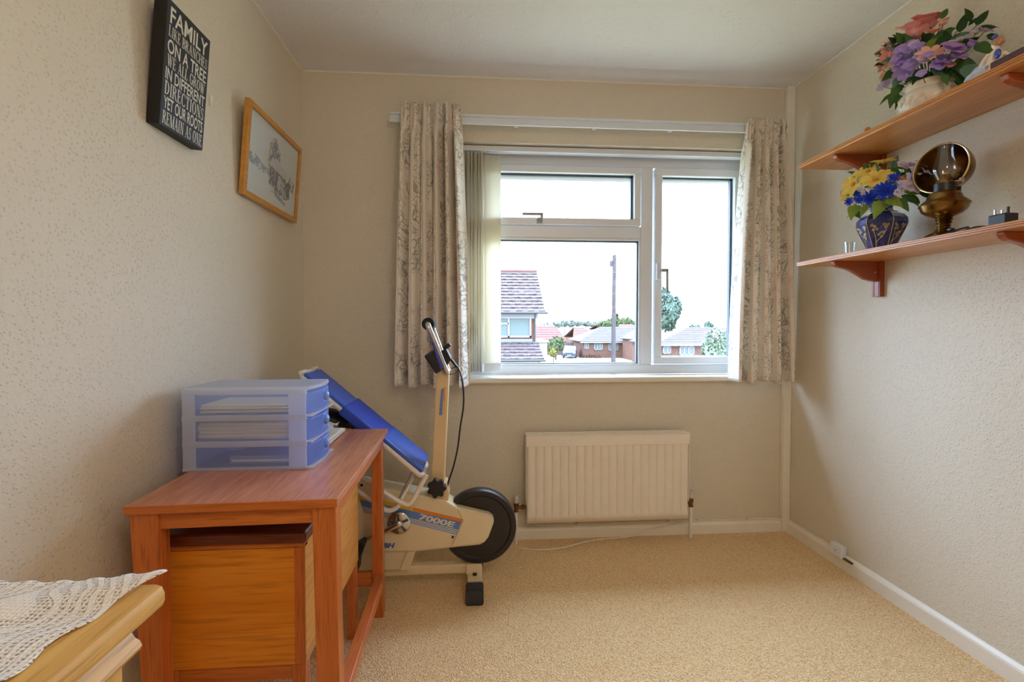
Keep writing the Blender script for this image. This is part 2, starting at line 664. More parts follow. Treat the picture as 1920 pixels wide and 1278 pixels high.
# ------------------------------------------------------------------ curtain track, curtains, blind
tr = thing('curtain_track', 'long white plastic curtain track above the window', 'curtain rail', (.6, 2.385, 2.16))
MB().box(-.425, 1.60, 2.378, 2.386, 2.115, 2.150).box(-.425, 1.60, 2.366, 2.378, 2.140, 2.150).build('rail', M_UPVC, tr, bevel=.002)
MB().box(-.425, 1.60, 2.362, 2.374, 2.100, 2.112).build('lower_lip', M_UPVC, tr, bevel=.003)
for x in (-.30, .2, .6, 1.0, 1.5):
    MB().box(x - .012, x + .012, 2.384, YB - .0005, 2.118, 2.146).build('bracket', M_UPVC, tr, bevel=.002)


def cloth_mat():
    m, nt, b = nodes('floral_curtain_cloth')
    v = coords(nt, (1, 1, 1), 'UV')
    # winding leaves and stems
    d = N(nt, 'ShaderNodeTexNoise', Scale=9.0, Detail=2.0)
    nt.links.new(v, d.inputs['Vector'])
    off = N(nt, 'ShaderNodeVectorMath', operation='MULTIPLY_ADD')
    nt.links.new(d.outputs['Color'], off.inputs[0])
    off.inputs[1].default_value = (.16, .16, 0)
    nt.links.new(v, off.inputs[2])
    vo = N(nt, 'ShaderNodeTexVoronoi', Scale=34.0, feature='DISTANCE_TO_EDGE')
    nt.links.new(off.outputs[0], vo.inputs['Vector'])
    lines = ramp(nt, vo.outputs['Distance'], [(.02, (1, 1, 1, 1)), (.10, (0, 0, 0, 1))])
    patch = N(nt, 'ShaderNodeTexNoise', Scale=7.5, Detail=2.0)
    nt.links.new(v, patch.inputs['Vector'])
    pm = ramp(nt, patch.outputs['Fac'], [(.38, (0, 0, 0, 1)), (.52, (1, 1, 1, 1))])
    leafm = N(nt, 'ShaderNodeMath', operation='MULTIPLY')
    nt.links.new(lines, leafm.inputs[0])
    nt.links.new(pm, leafm.inputs[1])
    # blooms
    vb = N(nt, 'ShaderNodeTexVoronoi', Scale=16.0)
    nt.links.new(off.outputs[0], vb.inputs['Vector'])
    pk = N(nt, 'ShaderNodeTexNoise', Scale=5.0, Detail=1.0)
    mp2 = coords(nt, (1, 1, 1), 'UV', (0, 0, .6))
    nt.links.new(mp2, pk.inputs['Vector'])
    pkm = ramp(nt, pk.outputs['Fac'], [(.50, (0, 0, 0, 1)), (.58, (.65, .65, .65, 1))])
    bl = ramp(nt, vb.outputs['Distance'], [(.1, (1, 1, 1, 1)), (.42, (0, 0, 0, 1))])
    pinkm = N(nt, 'ShaderNodeMath', operation='MULTIPLY')
    nt.links.new(bl, pinkm.inputs[0])
    nt.links.new(pkm, pinkm.inputs[1])
    # ladder stripes
    sx = N(nt, 'ShaderNodeSeparateXYZ')
    nt.links.new(v, sx.inputs[0])

    def wav(o, f, lo, hi):
        a = N(nt, 'ShaderNodeMath', operation='MULTIPLY')
        nt.links.new(o, a.inputs[0])
        a.inputs[1].default_value = f
        s_ = N(nt, 'ShaderNodeMath', operation='SINE')
        nt.links.new(a.outputs[0], s_.inputs[0])
        return ramp(nt, s_.outputs[0], [(lo, (0, 0, 0, 1)), (hi, (1, 1, 1, 1))])
    stripe = wav(sx.outputs['X'], 2 * math.pi / .22, .75, .8)
    rung = wav(sx.outputs['Y'], 2 * math.pi / .011, .3, .7)
    lad = N(nt, 'ShaderNodeMath', operation='MULTIPLY')
    nt.links.new(stripe, lad.inputs[0])
    nt.links.new(rung, lad.inputs[1])
    inv = N(nt, 'ShaderNodeMath', operation='SUBTRACT')
    inv.inputs[0].default_value = 1.0
    nt.links.new(stripe, inv.inputs[1])
    leaf2 = N(nt, 'ShaderNodeMath', operation='MULTIPLY')
    nt.links.new(leafm.outputs[0], leaf2.inputs[0])
    nt.links.new(inv.outputs[0], leaf2.inputs[1])
    c0 = mixc(nt, pinkm.outputs[0], rgb(246, 238, 228), rgb(230, 188, 166))
    gn = N(nt, 'ShaderNodeTexNoise', Scale=6.0)
    nt.links.new(v, gn.inputs['Vector'])
    green = ramp(nt, gn.outputs['Fac'], [(.4, rgb(158, 166, 150)), (.6, rgb(188, 176, 170))])
    vl = N(nt, 'ShaderNodeTexVoronoi', Scale=62.0)
    nt.links.new(off.outputs[0], vl.inputs['Vector'])
    lf = ramp(nt, vl.outputs['Distance'], [(.18, (.6, .6, .6, 1)), (.36, (0, 0, 0, 1))])
    lf2 = N(nt, 'ShaderNodeMath', operation='MULTIPLY')
    nt.links.new(lf, lf2.inputs[0])
    nt.links.new(pm, lf2.inputs[1])
    lf3 = N(nt, 'ShaderNodeMath', operation='MULTIPLY')
    nt.links.new(lf2.outputs[0], lf3.inputs[0])
    nt.links.new(inv.outputs[0], lf3.inputs[1])
    c0 = mixc(nt, lf3.outputs[0], c0, rgb(190, 192, 172))
    c1 = mixc(nt, leaf2.outputs[0], c0, green)
    lad2 = N(nt, 'ShaderNodeMath', operation='MULTIPLY')
    nt.links.new(lad.outputs[0], lad2.inputs[0])
    lad2.inputs[1].default_value = .45
    c2 = mixc(nt, lad2.outputs[0], c1, rgb(190, 168, 156))
    nt.links.new(c2, b.inputs['Base Color'])
    b.inputs['Roughness'].default_value = .9
    b.inputs['Sheen Weight'].default_value = .15
    b.inputs['Specular IOR Level'].default_value = .15
    tl = N(nt, 'ShaderNodeBsdfTranslucent')
    nt.links.new(c2, tl.inputs['Color'])
    mx = N(nt, 'ShaderNodeMixShader')
    mx.inputs[0].default_value = .18
    out = nt.nodes['Material Output']
    nt.links.new(b.outputs[0], mx.inputs[1])
    nt.links.new(tl.outputs[0], mx.inputs[2])
    nt.links.new(mx.outputs[0], out.inputs['Surface'])
    return m


M_CLOTH = cloth_mat()
M_LINING = plain('pale_curtain_tape', rgb(226, 216, 202), .9)


def curtain(name, label, xt0, xt1, xb0, xb1, zt, zb, folds, seed, yc, width):
    """hanging cloth with rounded fronts and deep narrow valleys"""
    c = thing(name, label, 'curtain', ((xb0 + xb1) / 2, yc, zb))
    rr = random.Random(seed)
    ph = [rr.uniform(0, 6.28) for _ in range(6)]
    nu, nv = 220, 70

    def fn(u, v):                             # v 0 bottom, 1 top
        k = v ** 1.5
        x = (xb0 + (xb1 - xb0) * u) * (1 - k) + (xt0 + (xt1 - xt0) * u) * k
        uu = u + .014 * math.sin(5 * u + ph[0]) + .010 * math.sin(9 * u + ph[1] + v * 1.5)
        w = 2 * math.pi * folds * uu
        amp = (.054 - .016 * v) * (.8 + .35 * math.sin(7 * u + ph[2]))
        s_ = 1 - 2 * abs(math.cos(w / 2)) ** 2.4
        y = yc - amp * s_ + .006 * math.sin(3 * w + ph[3] + 3 * v)
        x += .012 * math.cos(w) * (1 - .5 * v)
        # small pencil pleats of the heading
        hd = max(0.0, min(1.0, (v - .88) / .05))
        y = y * (1 - hd * .75) + (yc - .004) * hd * .75 + hd * .0075 * math.sin(2 * math.pi * folds * 3.2 * u + ph[4])
        z = zb + (zt - zb) * v + .006 * math.sin(w * .5) * (1 - v) + (.006 * math.sin(2 * math.pi * folds * 3.2 * u) if v > .99 else 0)
        return (x, y, z)
    m_ = MB().grid(fn, nu, nv)
    m_.uv = [(width * (i / nu), (zt - zb) * (j / nv)) for j in range(nv + 1) for i in range(nu + 1)]
    m_.build('drape', M_CLOTH, c, smooth=True, solid=.002, fix=False)
    tp = MB().grid(lambda u, v: (xt0 + .01 + (xt1 - xt0 - .02) * u, yc + .014, zt - .095 + .07 * v), 30, 2)
    tp.build('heading_tape', M_LINING, c, solid=.002)
    for k in range(7):
        x = xt0 + .02 + (xt1 - xt0 - .04) * k / 6
        MB().tube(bend([(x, yc + .016, zt - .06), (x, yc + .024, zt - .045), (x, yc + .018, zt - .03)], .004), .0015, 6).build('hook', M_UPVC, c)
    return c


curtain('curtain', 'pleated cream floral curtain left of the window behind the exercise bike', -.370, -.080, -.405, -.046, 2.178, .818, 6.0, 3, 2.335, 1.15)
curtain('curtain', 'pleated cream floral curtain right of the window in the corner', 1.362, 1.575, 1.295, 1.640, 2.158, .822, 5.0, 8, 2.340, 1.05)

M_SLAT = milky('cream_blind_fabric', rgb(244, 240, 226), .0, .8, .50)
bl = thing('vertical_blind', 'cream vertical blind drawn to the left side of the window', 'blind', (.02, 2.49, .84))
MB().box(WX0 + .01, WX1 - .01, 2.474, 2.512, 2.010, 2.040).build('head_rail', M_UPVC, bl, bevel=.003)
MB().box(WX0 + .01, WX1 - .01, 2.466, 2.474, 2.010, 2.018).build('rail_lip', M_UPVC, bl, bevel=.002)


def slat(x, ang, z0=.870, z1=1.998, w=.089):
    m_ = MB()
    c_, s_ = math.cos(ang), math.sin(ang)

    def fn(u, v):
        a = (u - .5) * w
        bow = .004 * (1 - (2 * u - 1) ** 2)
        return (x + a * c_ - bow * s_, 2.493 + a * s_ + bow * c_, z0 + (z1 - z0) * v)
    m_.grid(fn, 6, 1)
    o = m_.build('slat', M_SLAT, bl, smooth=True, solid=.0012, fix=False)
    hw = MB()
    a0 = w * .5
    hw.grid(lambda u, v: (x + (u - .5) * w * .96 * c_, 2.4905 + (u - .5) * w * .96 * s_, z0 + .002 + .042 * v), 1, 1)
    hw.build('bottom_weight', M_UPVC, o, solid=.003)
    return o


for k in range(11):
    slat(-.083 + k * .0122, rad(64 + 4 * math.sin(k * 2.1)))
slat(.080, rad(9))
ch = MB()
for k in range(14):
    ch.ball((-.10 + k * .0125, 2.47, 2.003), .0035, nu=6, nv=4)
ch.build('bead_chain', M_UPVC, bl, smooth=True)

# ------------------------------------------------------------------ radiator
rd = thing('radiator', 'cream ribbed panel radiator on the wall under the window', 'radiator', (.66, 2.38, .13))
rx0, rx1, rz0, rz1, ry = .248, 1.085, .116, .556, 2.365
n = 20
prof = []
pw = (rx1 - rx0) / n
m_ = MB()
xs = []
for k in range(n):
    a = rx0 + k * pw
    xs += [(a, .0), (a + pw * .12, .007), (a + pw * .18, .009), (a + pw * .82, .009), (a + pw * .88, .007)]
xs.append((rx1, 0.0))
nx = len(xs)
vs_ = []
for z, kf in ((rz0, 0), (rz0 + .036, 0), (rz0 + .048, 1), (rz1 - .062, 1), (rz1 - .050, 0), (rz1 - .002, 0)):
    for x, d in xs:
        vs_.append((x, ry - (.004 + (d - .004) * 1.0 if kf else .010), z))
fs = [(j * nx + i, j * nx + i + 1, (j + 1) * nx + i + 1, (j + 1) * nx + i) for j in range(5) for i in range(nx - 1)]
m_.add(vs_, fs)
m_.build('front_panel', M_RAD, rd, smooth=True, solid=.003, fix=False)
MB().box(rx0 + .004, rx1 - .004, ry + .004, ry + .05, rz0 + .01, rz1 - .02).build('convector', M_RAD, rd)
tp = MB()
tp.box(rx0 - .003, rx1 + .003, ry - .002, ry + .05, rz1 - .001, rz1 + .002)
tp.box(rx0 - .004, rx1 + .004, ry - .014, ry - .010, rz1 - .052, rz1 + .004).box(rx0 - .004, rx1 + .004, ry - .014, ry + .010, rz1 + .0, rz1 + .006).box(rx0 - .004, rx1 + .004, ry + .044, ry + .056, rz1, rz1 + .006)
for k in range(28):
    x = rx0 + .01 + (rx1 - rx0 - .02) * k / 27
    tp.box(x - .004, x + .004, ry + .008, ry + .046, rz1 + .0, rz1 + .005)
tp.build('top_grille', M_RAD, rd, bevel=.002)
for x in (rx0 - .004, rx1 + .001):
    MB().box(x, x + .003, ry - .01, ry + .054, rz0 + .09, rz1 + .002).build('side_cover', M_RAD, rd, bevel=.001)
for x in (rx0 + .12, rx1 - .12):
    MB().box(x - .015, x + .015, ry + .05, YB - .002, rz0 + .1, rz1 - .1).build('wall_bracket', M_RAD, rd)
for x, sg in ((.196, 1), (1.112, -1)):
    yv = ry + .02
    vb_ = MB().lathe([(.006, .165), (.012, .166), (.012, .172), (.010, .176), (.010, .190), (.013, .192), (.013, .208), (.009, .212)], 12, (x, yv, 0))
    vb_.cyl((x, yv, .188), (x + sg * .05, yv, .188), .009, n=12).cyl((x + sg * .026, yv, .188), (x + sg * .042, yv, .188), .013, n=6)
    v_ = vb_.build('valve', M_BRASSV, rd, smooth=True)
    MB().lathe([(.013, .212), (.014, .218), (.014, .244), (.011, .250), (0, .251)], 14, (x, yv, 0)).build('valve_cap', plain('off_white_valve_cap', rgb(205, 202, 196), .4), v_, smooth=True)
    MB().cyl((x, yv, .002), (x, yv, .166), .0085, n=12).build('supply_pipe', M_WHITE, rd, smooth=True)

# ------------------------------------------------------------------ cables on the skirting
M_CABLE = plain('white_cable_sheath', rgb(232, 226, 214), .5)
cb = thing('telephone_cable', 'thin white cable clipped along the top of the back skirting board', 'cable', (.9, YB - .02, .08))
MB().tube(bez([(.215, YB - .012, .072), (.5, YB - .011, .070), (.9, YB - .011, .071), (1.3, YB - .011, .070), (1.58, YB - .012, .070), (XR - .046, YB - .036, .070)], 6), .003, 8).build('sheath', M_CABLE, cb, smooth=True)
for x in (.25, .52, .78, 1.02, 1.17, 1.45):
    MB().box(x - .004, x + .004, YB - .017, YB - .001, .066, .078).build('clip', M_CABLE, cb, bevel=.001)
lc = MB().tube(bez([(.205, 2.33, .006), (.30, 2.30, .005), (.42, 2.315, .005), (.60, 2.385, .006), (.80, 2.405, .010), (.90, 2.418, .035), (1.02, 2.420, .055), (1.10, 2.424, .068)], 8), .003, 8).build('loose_cable', M_CABLE, smooth=True)
tag(lc, 'loose white cable trailing over the carpet below the radiator', 'cable')
rc = thing('wall_cable', 'white cable running along the right skirting board to the junction box', 'cable', (XR - .02, 2.2, .08))
MB().tube([(XR - .005, YB - .05, .073), (XR - .005, 2.3, .073), (XR - .005, 2.09, .073)], .003, 8).build('sheath', M_CABLE, rc, smooth=True)
jb = thing('junction_box', 'small white telephone junction box on the right skirting board', 'socket', (XR - .02, 2.05, .07))
MB().box(XR - .030, XR - .002, 2.015, 2.085, .048, .105).build('cover', M_UPVC, jb, bevel=.005, seg=3)
MB().cyl((XR - .0315, 2.05, .078), (XR - .029, 2.05, .078), .004, n=10).build('screw', M_GREYPL, jb)
pl = MB().box(XR - .026, XR - .012, 1.972, 2.013, .054, .060).box(XR - .024, XR - .014, 1.964, 1.974, .053, .061).build('cable_stub', plain('brown_cable_end', rgb(86, 62, 40), .6), jb, bevel=.002)

# ------------------------------------------------------------------ added fill lamp, unseen behind the camera, to brighten the room
lp = thing('fill_lamp', 'added unseen opal globe fill lamp hanging from the ceiling behind the viewer', 'lamp', (.55, -.25, 2.0))
MB().lathe([(.055, ZC - .022), (.055, ZC - .006), (.045, ZC)], 24, (.55, -.25, 0)).build('ceiling_rose', M_WHITE, lp, smooth=True)
MB().cyl((.55, -.25, ZC - .02), (.55, -.25, 2.20), .006, n=10).build('stem', M_WHITE, lp, smooth=True)
MB().lathe([(.012, 2.16), (.045, 2.165), (.045, 2.20), (.012, 2.21)], 20, (.55, -.25, 0)).build('gallery', M_CHROME, lp, smooth=True)
FILL_LAMP = 27.0
mg = bpy.data.materials.new('fill_lamp_glass')
mg.use_nodes = True
bg_ = mg.node_tree.nodes['Principled BSDF']
bg_.inputs['Base Color'].default_value = (.9, .88, .84, 1)
bg_.inputs['Emission Color'].default_value = (1.0, .85, .69, 1)
bg_.inputs['Emission Strength'].default_value = FILL_LAMP
MB().ball((.55, -.25, 2.06), .13, nu=28, nv=16).build('globe', mg, lp, smooth=True)

# ================================================================== things on the left wall
def text_mesh(txt, bold=.0, shear=0.0):
    cu = bpy.data.curves.new('lettering', 'FONT')
    cu.body = txt
    cu.size = 1.0
    cu.offset = bold
    cu.shear = shear
    cu.resolution_u = 4
    o = bpy.data.objects.new('lettering', cu)
    col.objects.link(o)
    me = bpy.data.meshes.new_from_object(o.evaluated_get(bpy.context.evaluated_depsgraph_get()))
    bpy.data.objects.remove(o, do_unlink=True)
    vs_ = [(v.co.x, v.co.y) for v in me.vertices]
    fs = [tuple(p.vertices) for p in me.polygons]
    bpy.data.meshes.remove(me)
    return vs_, fs


# roman capitals drawn from thick and thin strokes, unit height
def serif_text(txt):
    V, F = [], []
    TH, TN, SV = .17, .06, .055

    def quad(p):
        n_ = len(V)
        V.extend(p)
        F.append((n_, n_ + 1, n_ + 2, n_ + 3))

    def st(x0, y0, x1, y1, t):
        quad([(x0 - t / 2, y0), (x0 + t / 2, y0), (x1 + t / 2, y1), (x1 - t / 2, y1)])

    def hb(x0, x1, y, t=TN):
        quad([(x0, y - t / 2), (x1, y - t / 2), (x1, y + t / 2), (x0, y + t / 2)])

    def sf(x, y, w=.15):
        hb(x - w, x + w, y + (SV / 2 if y < .5 else -SV / 2), SV)

    def vb_(x, x1, y0, y1):
        quad([(x, y0), (x1, y0), (x1, y1), (x, y1)])

    def arc(cx, cy, rx, ry, a0, a1, th=TH, tn=TN, n_=14):
        for k in range(n_):
            q = []
            for w in (a0 + (a1 - a0) * k / n_, a0 + (a1 - a0) * (k + 1) / n_):
                c_, s_ = math.cos(rad(w)), math.sin(rad(w))
                q.append(((cx + rx * c_, cy + ry * s_), (cx + (rx - th) * c_, cy + (ry - tn) * s_)))
            quad([q[0][0], q[1][0], q[1][1], q[0][1]])
    x = 0.0
    for ch_ in txt:
        if ch_ == ' ':
            x += .34
            continue
        w = dict(I=.36, W=1.0, M=.98, O=.76, G=.76, D=.74, C=.72, N=.8, A=.78, R=.74, H=.8, K=.76, B=.66, S=.54, E=.64, L=.62, T=.66)[ch_]
        a, b = x + .14, x + w - .14
        if ch_ in 'I':
            st(x + w / 2, 0, x + w / 2, 1, TH); sf(x + w / 2, 0); sf(x + w / 2, 1)
        elif ch_ in 'LE':
            st(a + .02, 0, a + .02, 1, TH); sf(a + .02, 1)
            hb(x, x + w - .05, TN / 2); vb_(x + w - .11, x + w - .05, 0, .27)
            if ch_ == 'E':
                sf(a, 0); hb(x, x + w - .07, 1 - TN / 2); vb_(x + w - .13, x + w - .07, .76, 1); hb(a, x + w - .2, .52); vb_(x + w - .24, x + w - .19, .42, .62)
        elif ch_ == 'T':
            c_ = x + w / 2
            st(c_, 0, c_, 1, TH); sf(c_, 0); hb(x + .02, x + w - .02, 1 - TN / 2); vb_(x + .02, x + .08, .75, 1); vb_(x + w - .08, x + w - .02, .75, 1)
        elif ch_ == 'H':
            st(a, 0, a, 1, TH); st(b, 0, b, 1, TH); hb(a, b, .52)
            for q in (a, b):
                sf(q, 0); sf(q, 1)
        elif ch_ == 'N':
            st(a, 0, a, 1, TN); st(b, 0, b, 1, TN); st(b - .02, 0, a + .04, 1, TH); sf(a, 0); sf(b, 1); hb(a - .12, a + .08, 1 - SV / 2, SV)
        elif ch_ == 'M':
            c_ = x + w / 2
            st(a, 0, a, 1, TN); st(b, 0, b, 1, TH); st(c_, 0, a + .03, 1, TH); st(c_, 0, b, 1, TN); sf(a, 0, .11); sf(b, 0); sf(a, 1, .11); sf(b, 1)
        elif ch_ == 'W':
            p = [x + .08, x + .32, x + .5, x + .70, x + .93]
            st(p[1], 0, p[0] + .05, 1, TH); st(p[1], 0, p[2], 1, TN); st(p[3], 0, p[2], 1, TH); st(p[3], 0, p[4], 1, TN)
            for q in (p[0] + .05, p[2], p[4]):
                sf(q, 1, .12)
        elif ch_ == 'A':
            c_ = x + w / 2
            st(x + .1, 0, c_, 1, TN); st(x + w - .14, 0, c_ - .02, 1, TH); hb(x + .2, x + w - .22, .33); sf(x + .11, 0, .11); sf(x + w - .14, 0, .14)
        elif ch_ == 'K':
            st(a, 0, a, 1, TH); sf(a, 0); sf(a, 1); st(a + .06, .42, x + w - .16, 1, TN); st(x + w - .12, 0, a + .16, .56, TH); sf(x + w - .16, 1, .12); sf(x + w - .12, 0, .12)
        elif ch_ in 'RB':
            st(a, 0, a, 1, TH); sf(a, 0); sf(a, 1)
            arc(a + .16, .745, .30, .255, -90, 90); hb(a, a + .17, 1 - TN / 2); hb(a, a + .17, .52)
            if ch_ == 'R':
                st(x + w - .08, 0, a + .24, .5, TH); sf(x + w - .08, 0, .1)
            else:
                arc(a + .16, .27, .34, .27, -90, 90); hb(a, a + .17, TN / 2)
        elif ch_ == 'D':
            st(a, 0, a, 1, TH); hb(x, a + .14, TN / 2); hb(x, a + .14, 1 - TN / 2); arc(a + .12, .5, .44, .5, -90, 90)
        elif ch_ == 'O':
            arc(x + w / 2, .5, .36, .51, 0, 360, n_=28)
        elif ch_ in 'CG':
            arc(x + .38, .5, .36, .51, 50, 310, n_=22); vb_(x + .60, x + .66, .68, .98)
            if ch_ == 'G':
                st(x + w - .15, .04, x + w - .15, .46, TH); hb(x + w - .32, x + w, .46, SV)
            else:
                vb_(x + .60, x + .66, .02, .26)
        elif ch_ == 'S':
            arc(x + .27, .745, .21, .26, 40, 250, .12); arc(x + .27, .265, .22, .27, 70, -140, .12); st(x + .30, .44, x + .22, .60, .2)
            vb_(x + .43, x + .48, .70, .98); vb_(x + .04, x + .09, .03, .3)
        x += w + .06
    return V, F


M_SIGN = plain('matt_black_sign_paint', rgb(38, 40, 46), .5, var=.12, vs_=40)
M_SIGNED = plain('black_sign_edge', rgb(20, 17, 16), .6)
M_LETTER = plain('off_white_sign_lettering', rgb(222, 220, 210), .6)
SW, SH, ST = .197, .330, .034
tilt = math.asin(.028 / .33)
sg = thing('wall_sign', 'black wooden wall sign with white family verse in capital letters', 'sign', (-.831, 1.42, 1.645), (0, tilt, 0))
MB().box(-ST, -.001, -SW / 2, SW / 2, 0, SH).build('board', M_SIGNED, sg, bevel=.0015, local=True)
MB().box(-.001, 0, -SW / 2 + .001, SW / 2 - .001, .001, SH - .001).build('face', M_SIGN, sg, local=True)
LINES = [('FAMILY', 0, .888, .050, .92), ('LIKE BRANCHES', 1, .762, .034, .95), ('ON A TREE', 0, .645, .042, .95), ('WE ALL GROW', 1, .533, .036, .92),
         ('IN DIFFERENT', 0, .425, .036, .96), ('DIRECTIONS', 1, .312, .042, .95), ('YET OUR ROOTS', 0, .195, .038, .95), ('REMAIN AS ONE', 1, .075, .040, .96)]
for txt, ser, zc, hh, ww in LINES:
    V, F = serif_text(txt) if ser else text_mesh(txt, .014)
    x0, x1 = min(p[0] for p in V), max(p[0] for p in V)
    y0, y1 = min(p[1] for p in V), max(p[1] for p in V)
    W_ = SW * ww * .94
    zz = SH * zc
    pts = [(.0008, -W_ / 2 + (p[0] - x0) / (x1 - x0) * W_, zz - hh / 2 * .86 + (p[1] - y0) / (y1 - y0) * hh * .86) for p in V]
    o = MB().add(pts, F).build('lettering', M_LETTER, sg, local=True, fix=False)
    o['label'] = 'white painted words ' + txt.lower()
MB().tube(bend([(-.030, -.07, SH * .72), (-.046, 0, SH * .86), (-.030, .07, SH * .72)], .02), .001, 5).build('hanging_wire', M_CHROME, sg, local=True)

hk = thing('wall_hook', 'small white plastic hook stuck on the left wall beside the sign', 'hook', (XL, 1.63, 1.835))
MB().box(XL, XL + .004, 1.622, 1.638, 1.825, 1.862).build('plate', M_WHITE, hk, bevel=.003)
MB().tube(bend([(XL + .004, 1.63, 1.838), (XL + .014, 1.63, 1.830), (XL + .018, 1.63, 1.842)], .006), .003, 8).build('hook', M_WHITE, hk, smooth=True)

pc = thing('framed_picture', 'pale ink drawing of a hut and tree in a narrow light wood frame', 'picture', (-.838, 2.040, 1.588), (0, math.asin(.027 / .342), 0))
PW, PH, PB = .505, .345, .021
for nm, y0, y1, z0, z1 in (('frame_bar', -PW / 2, -PW / 2 + PB, 0, PH), ('frame_bar', PW / 2 - PB, PW / 2, 0, PH), ('frame_bar', -PW / 2 + PB, PW / 2 - PB, PH - PB, PH), ('frame_bar', -PW / 2 + PB, PW / 2 - PB, 0, PB)):
    MB().box(-.020, 0, y0, y1, z0, z1).build(nm, M_FRAMEW, pc, bevel=.002, local=True)
M_PAPER = plain('pale_drawing_paper', rgb(214, 222, 224), .5, var=.03, vs_=6)
pr = MB().box(-.012, -.009, -PW / 2 + PB, PW / 2 - PB, PB, PH - PB).build('print', M_PAPER, pc, local=True)


def ink_mat(name, c, hole=.5, sc=60.0):
    m = bpy.data.materials.new(name)
    m.use_nodes = True
    nt = m.node_tree
    b = nt.nodes['Principled BSDF']
    b.inputs['Base Color'].default_value = c
    b.inputs['Roughness'].default_value = .6
    v = coords(nt, (1, 1, .6))
    nz = N(nt, 'ShaderNodeTexNoise', Scale=sc, Detail=4.0, Roughness=.7)
    nt.links.new(v, nz.inputs['Vector'])
    f = ramp(nt, nz.outputs['Fac'], [(hole - .08, (0, 0, 0, 1)), (hole + .08, (.9, .9, .9, 1))])
    t = N(nt, 'ShaderNodeBsdfTransparent')
    mx = N(nt, 'ShaderNodeMixShader')
    nt.links.new(f, mx.inputs[0])
    nt.links.new(t.outputs[0], mx.inputs[1])
    nt.links.new(b.outputs[0], mx.inputs[2])
    nt.links.new(mx.outputs[0], nt.nodes['Material Output'].inputs['Surface'])
    return m


INK1, INK2, INK3 = ink_mat('grey_blue_ink_wash', rgb(146, 150, 164), .50, 50), ink_mat('dark_ink_strokes', rgb(112, 114, 126), .46, 90), ink_mat('faint_blue_ink', rgb(164, 180, 202), .52, 40)
XP = -.0086


def ink(poly, m, nm, k=0):
    MB().add([(XP + k * .0002, y, z) for y, z in poly], [tuple(range(len(poly)))]).build(nm, m, pr, local=True, fix=False)


rr = random.Random(4)
tree = []
for k in range(26):
    w = 2 * math.pi * k / 26
    r_ = 1 + rr.uniform(-.22, .22)
    tree.append((-.005 + .062 * r_ * math.cos(w), .222 + .062 * r_ * math.sin(w)))
ink(tree, INK1, 'drawn_tree')
ink([(-.23, .135), (-.12, .125), (-.03, .13), (-.03, .165), (-.08, .150), (-.15, .172), (-.23, .170)], INK3, 'drawn_hedge')
ink([(-.055, .168), (.115, .150), (.14, .185), (.02, .215), (-.03, .205)], plain('drawn_roof_paper', rgb(206, 210, 212), .6), 'drawn_roof', 1)
ink([(-.055, .168), (.115, .150), (.117, .157), (-.053, .175)], INK2, 'drawn_eave', 2)
ink([(-.045, .095), (.115, .070), (.115, .150), (-.045, .166)], INK1, 'drawn_wall', 1)
for y in (-.035, -.005, .02):
    ink([(y, .098), (y + .008, .097), (y + .008, .16), (y, .162)], INK2, 'drawn_post', 3)
for y, z in ((.045, .1), (.045, .125), (.075, .096), (.075, .121)):
    ink([(y, z), (y + .022, z - .002), (y + .022, z + .018), (y, z + .02)], plain('drawn_pane_paper', rgb(200, 206, 210), .6), 'drawn_pane', 3)
ink([(.115, .070), (.165, .085), (.16, .15), (.115, .150)], INK2, 'drawn_shade', 1)
ink([(.13, .14), (.2, .12), (.21, .165), (.16, .185)], INK1, 'drawn_bush')
ink([(-.03, .075), (.12, .045), (.15, .055), (.02, .083)], INK3, 'drawn_path')
MB().box(-.006, -.004, -PW / 2 + PB, PW / 2 - PB, PB, PH - PB).build('glazing', glassy('picture_glass', (.98, .98, .98, 1), .04, .12), pc, local=True)
MB().cyl((-.022, -.17, PH * .66), (-.014, -.17, PH * .66), .006, n=10).build('hanger', M_CHROME, pc, local=True)

# ================================================================== oak chest with a lace cloth
DX, DY0, DY1, DZ = -.447, -.55, .705, .748
ck = thing('chest_of_drawers', 'golden oak chest with moulded top edge in the near left corner', 'chest', (-.65, .1, 0))
pf = [(-.858, DZ - .034), (DX - .014, DZ - .034), (DX - .003, DZ - .030), (DX, DZ - .022), (DX, DZ - .012), (DX - .004, DZ - .003), (DX - .012, DZ), (-.858, DZ)]
MB().prism(pf, DY0, DY1, 'Y').build('top', M_OAK, ck, smooth=True)
mp_ = [(-.858, DZ - .082), (DX - .026, DZ - .082), (DX - .020, DZ - .079), (DX - .017, DZ - .073), (DX - .020, DZ - .066), (DX - .026, DZ - .062), (DX - .032, DZ - .052), (DX - .026, DZ - .044), (DX - .026, DZ - .034), (-.858, DZ - .034)]
MB().prism(mp_, DY0 + .02, DY1 - .022, 'Y').build('cornice_moulding', M_OAK, ck, smooth=True)
MB().box(-.858, DX - .045, DY0 + .03, DY1 - .035, .06, DZ - .082).build('carcass', M_OAKX, ck)
for y0, y1 in ((DY0 + .03, DY0 + .08), (DY1 - .085, DY1 - .035)):
    MB().box(DX - .045, DX - .034, y0, y1, .06, DZ - .082).build('stile', M_OAKX, ck, bevel=.002)
zt = DZ - .092
for k in range(3):
    z1_ = zt - k * .19
    d_ = MB().box(DX - .045, DX - .036, DY0 + .09, DY1 - .095, z1_ - .172, z1_).build('drawer', M_OAK, ck, bevel=.003)
    for y in (-.2, .38):
        MB().lathe([(.006, 0), (.006, .012), (.015, .02), (.016, .026), (0, .032)], 16, M=Matrix.Translation((DX - .036, y, z1_ - .086)) @ Matrix.Rotation(math.pi / 2, 4, 'Y')).build('knob', M_OAKX, d_, smooth=True)
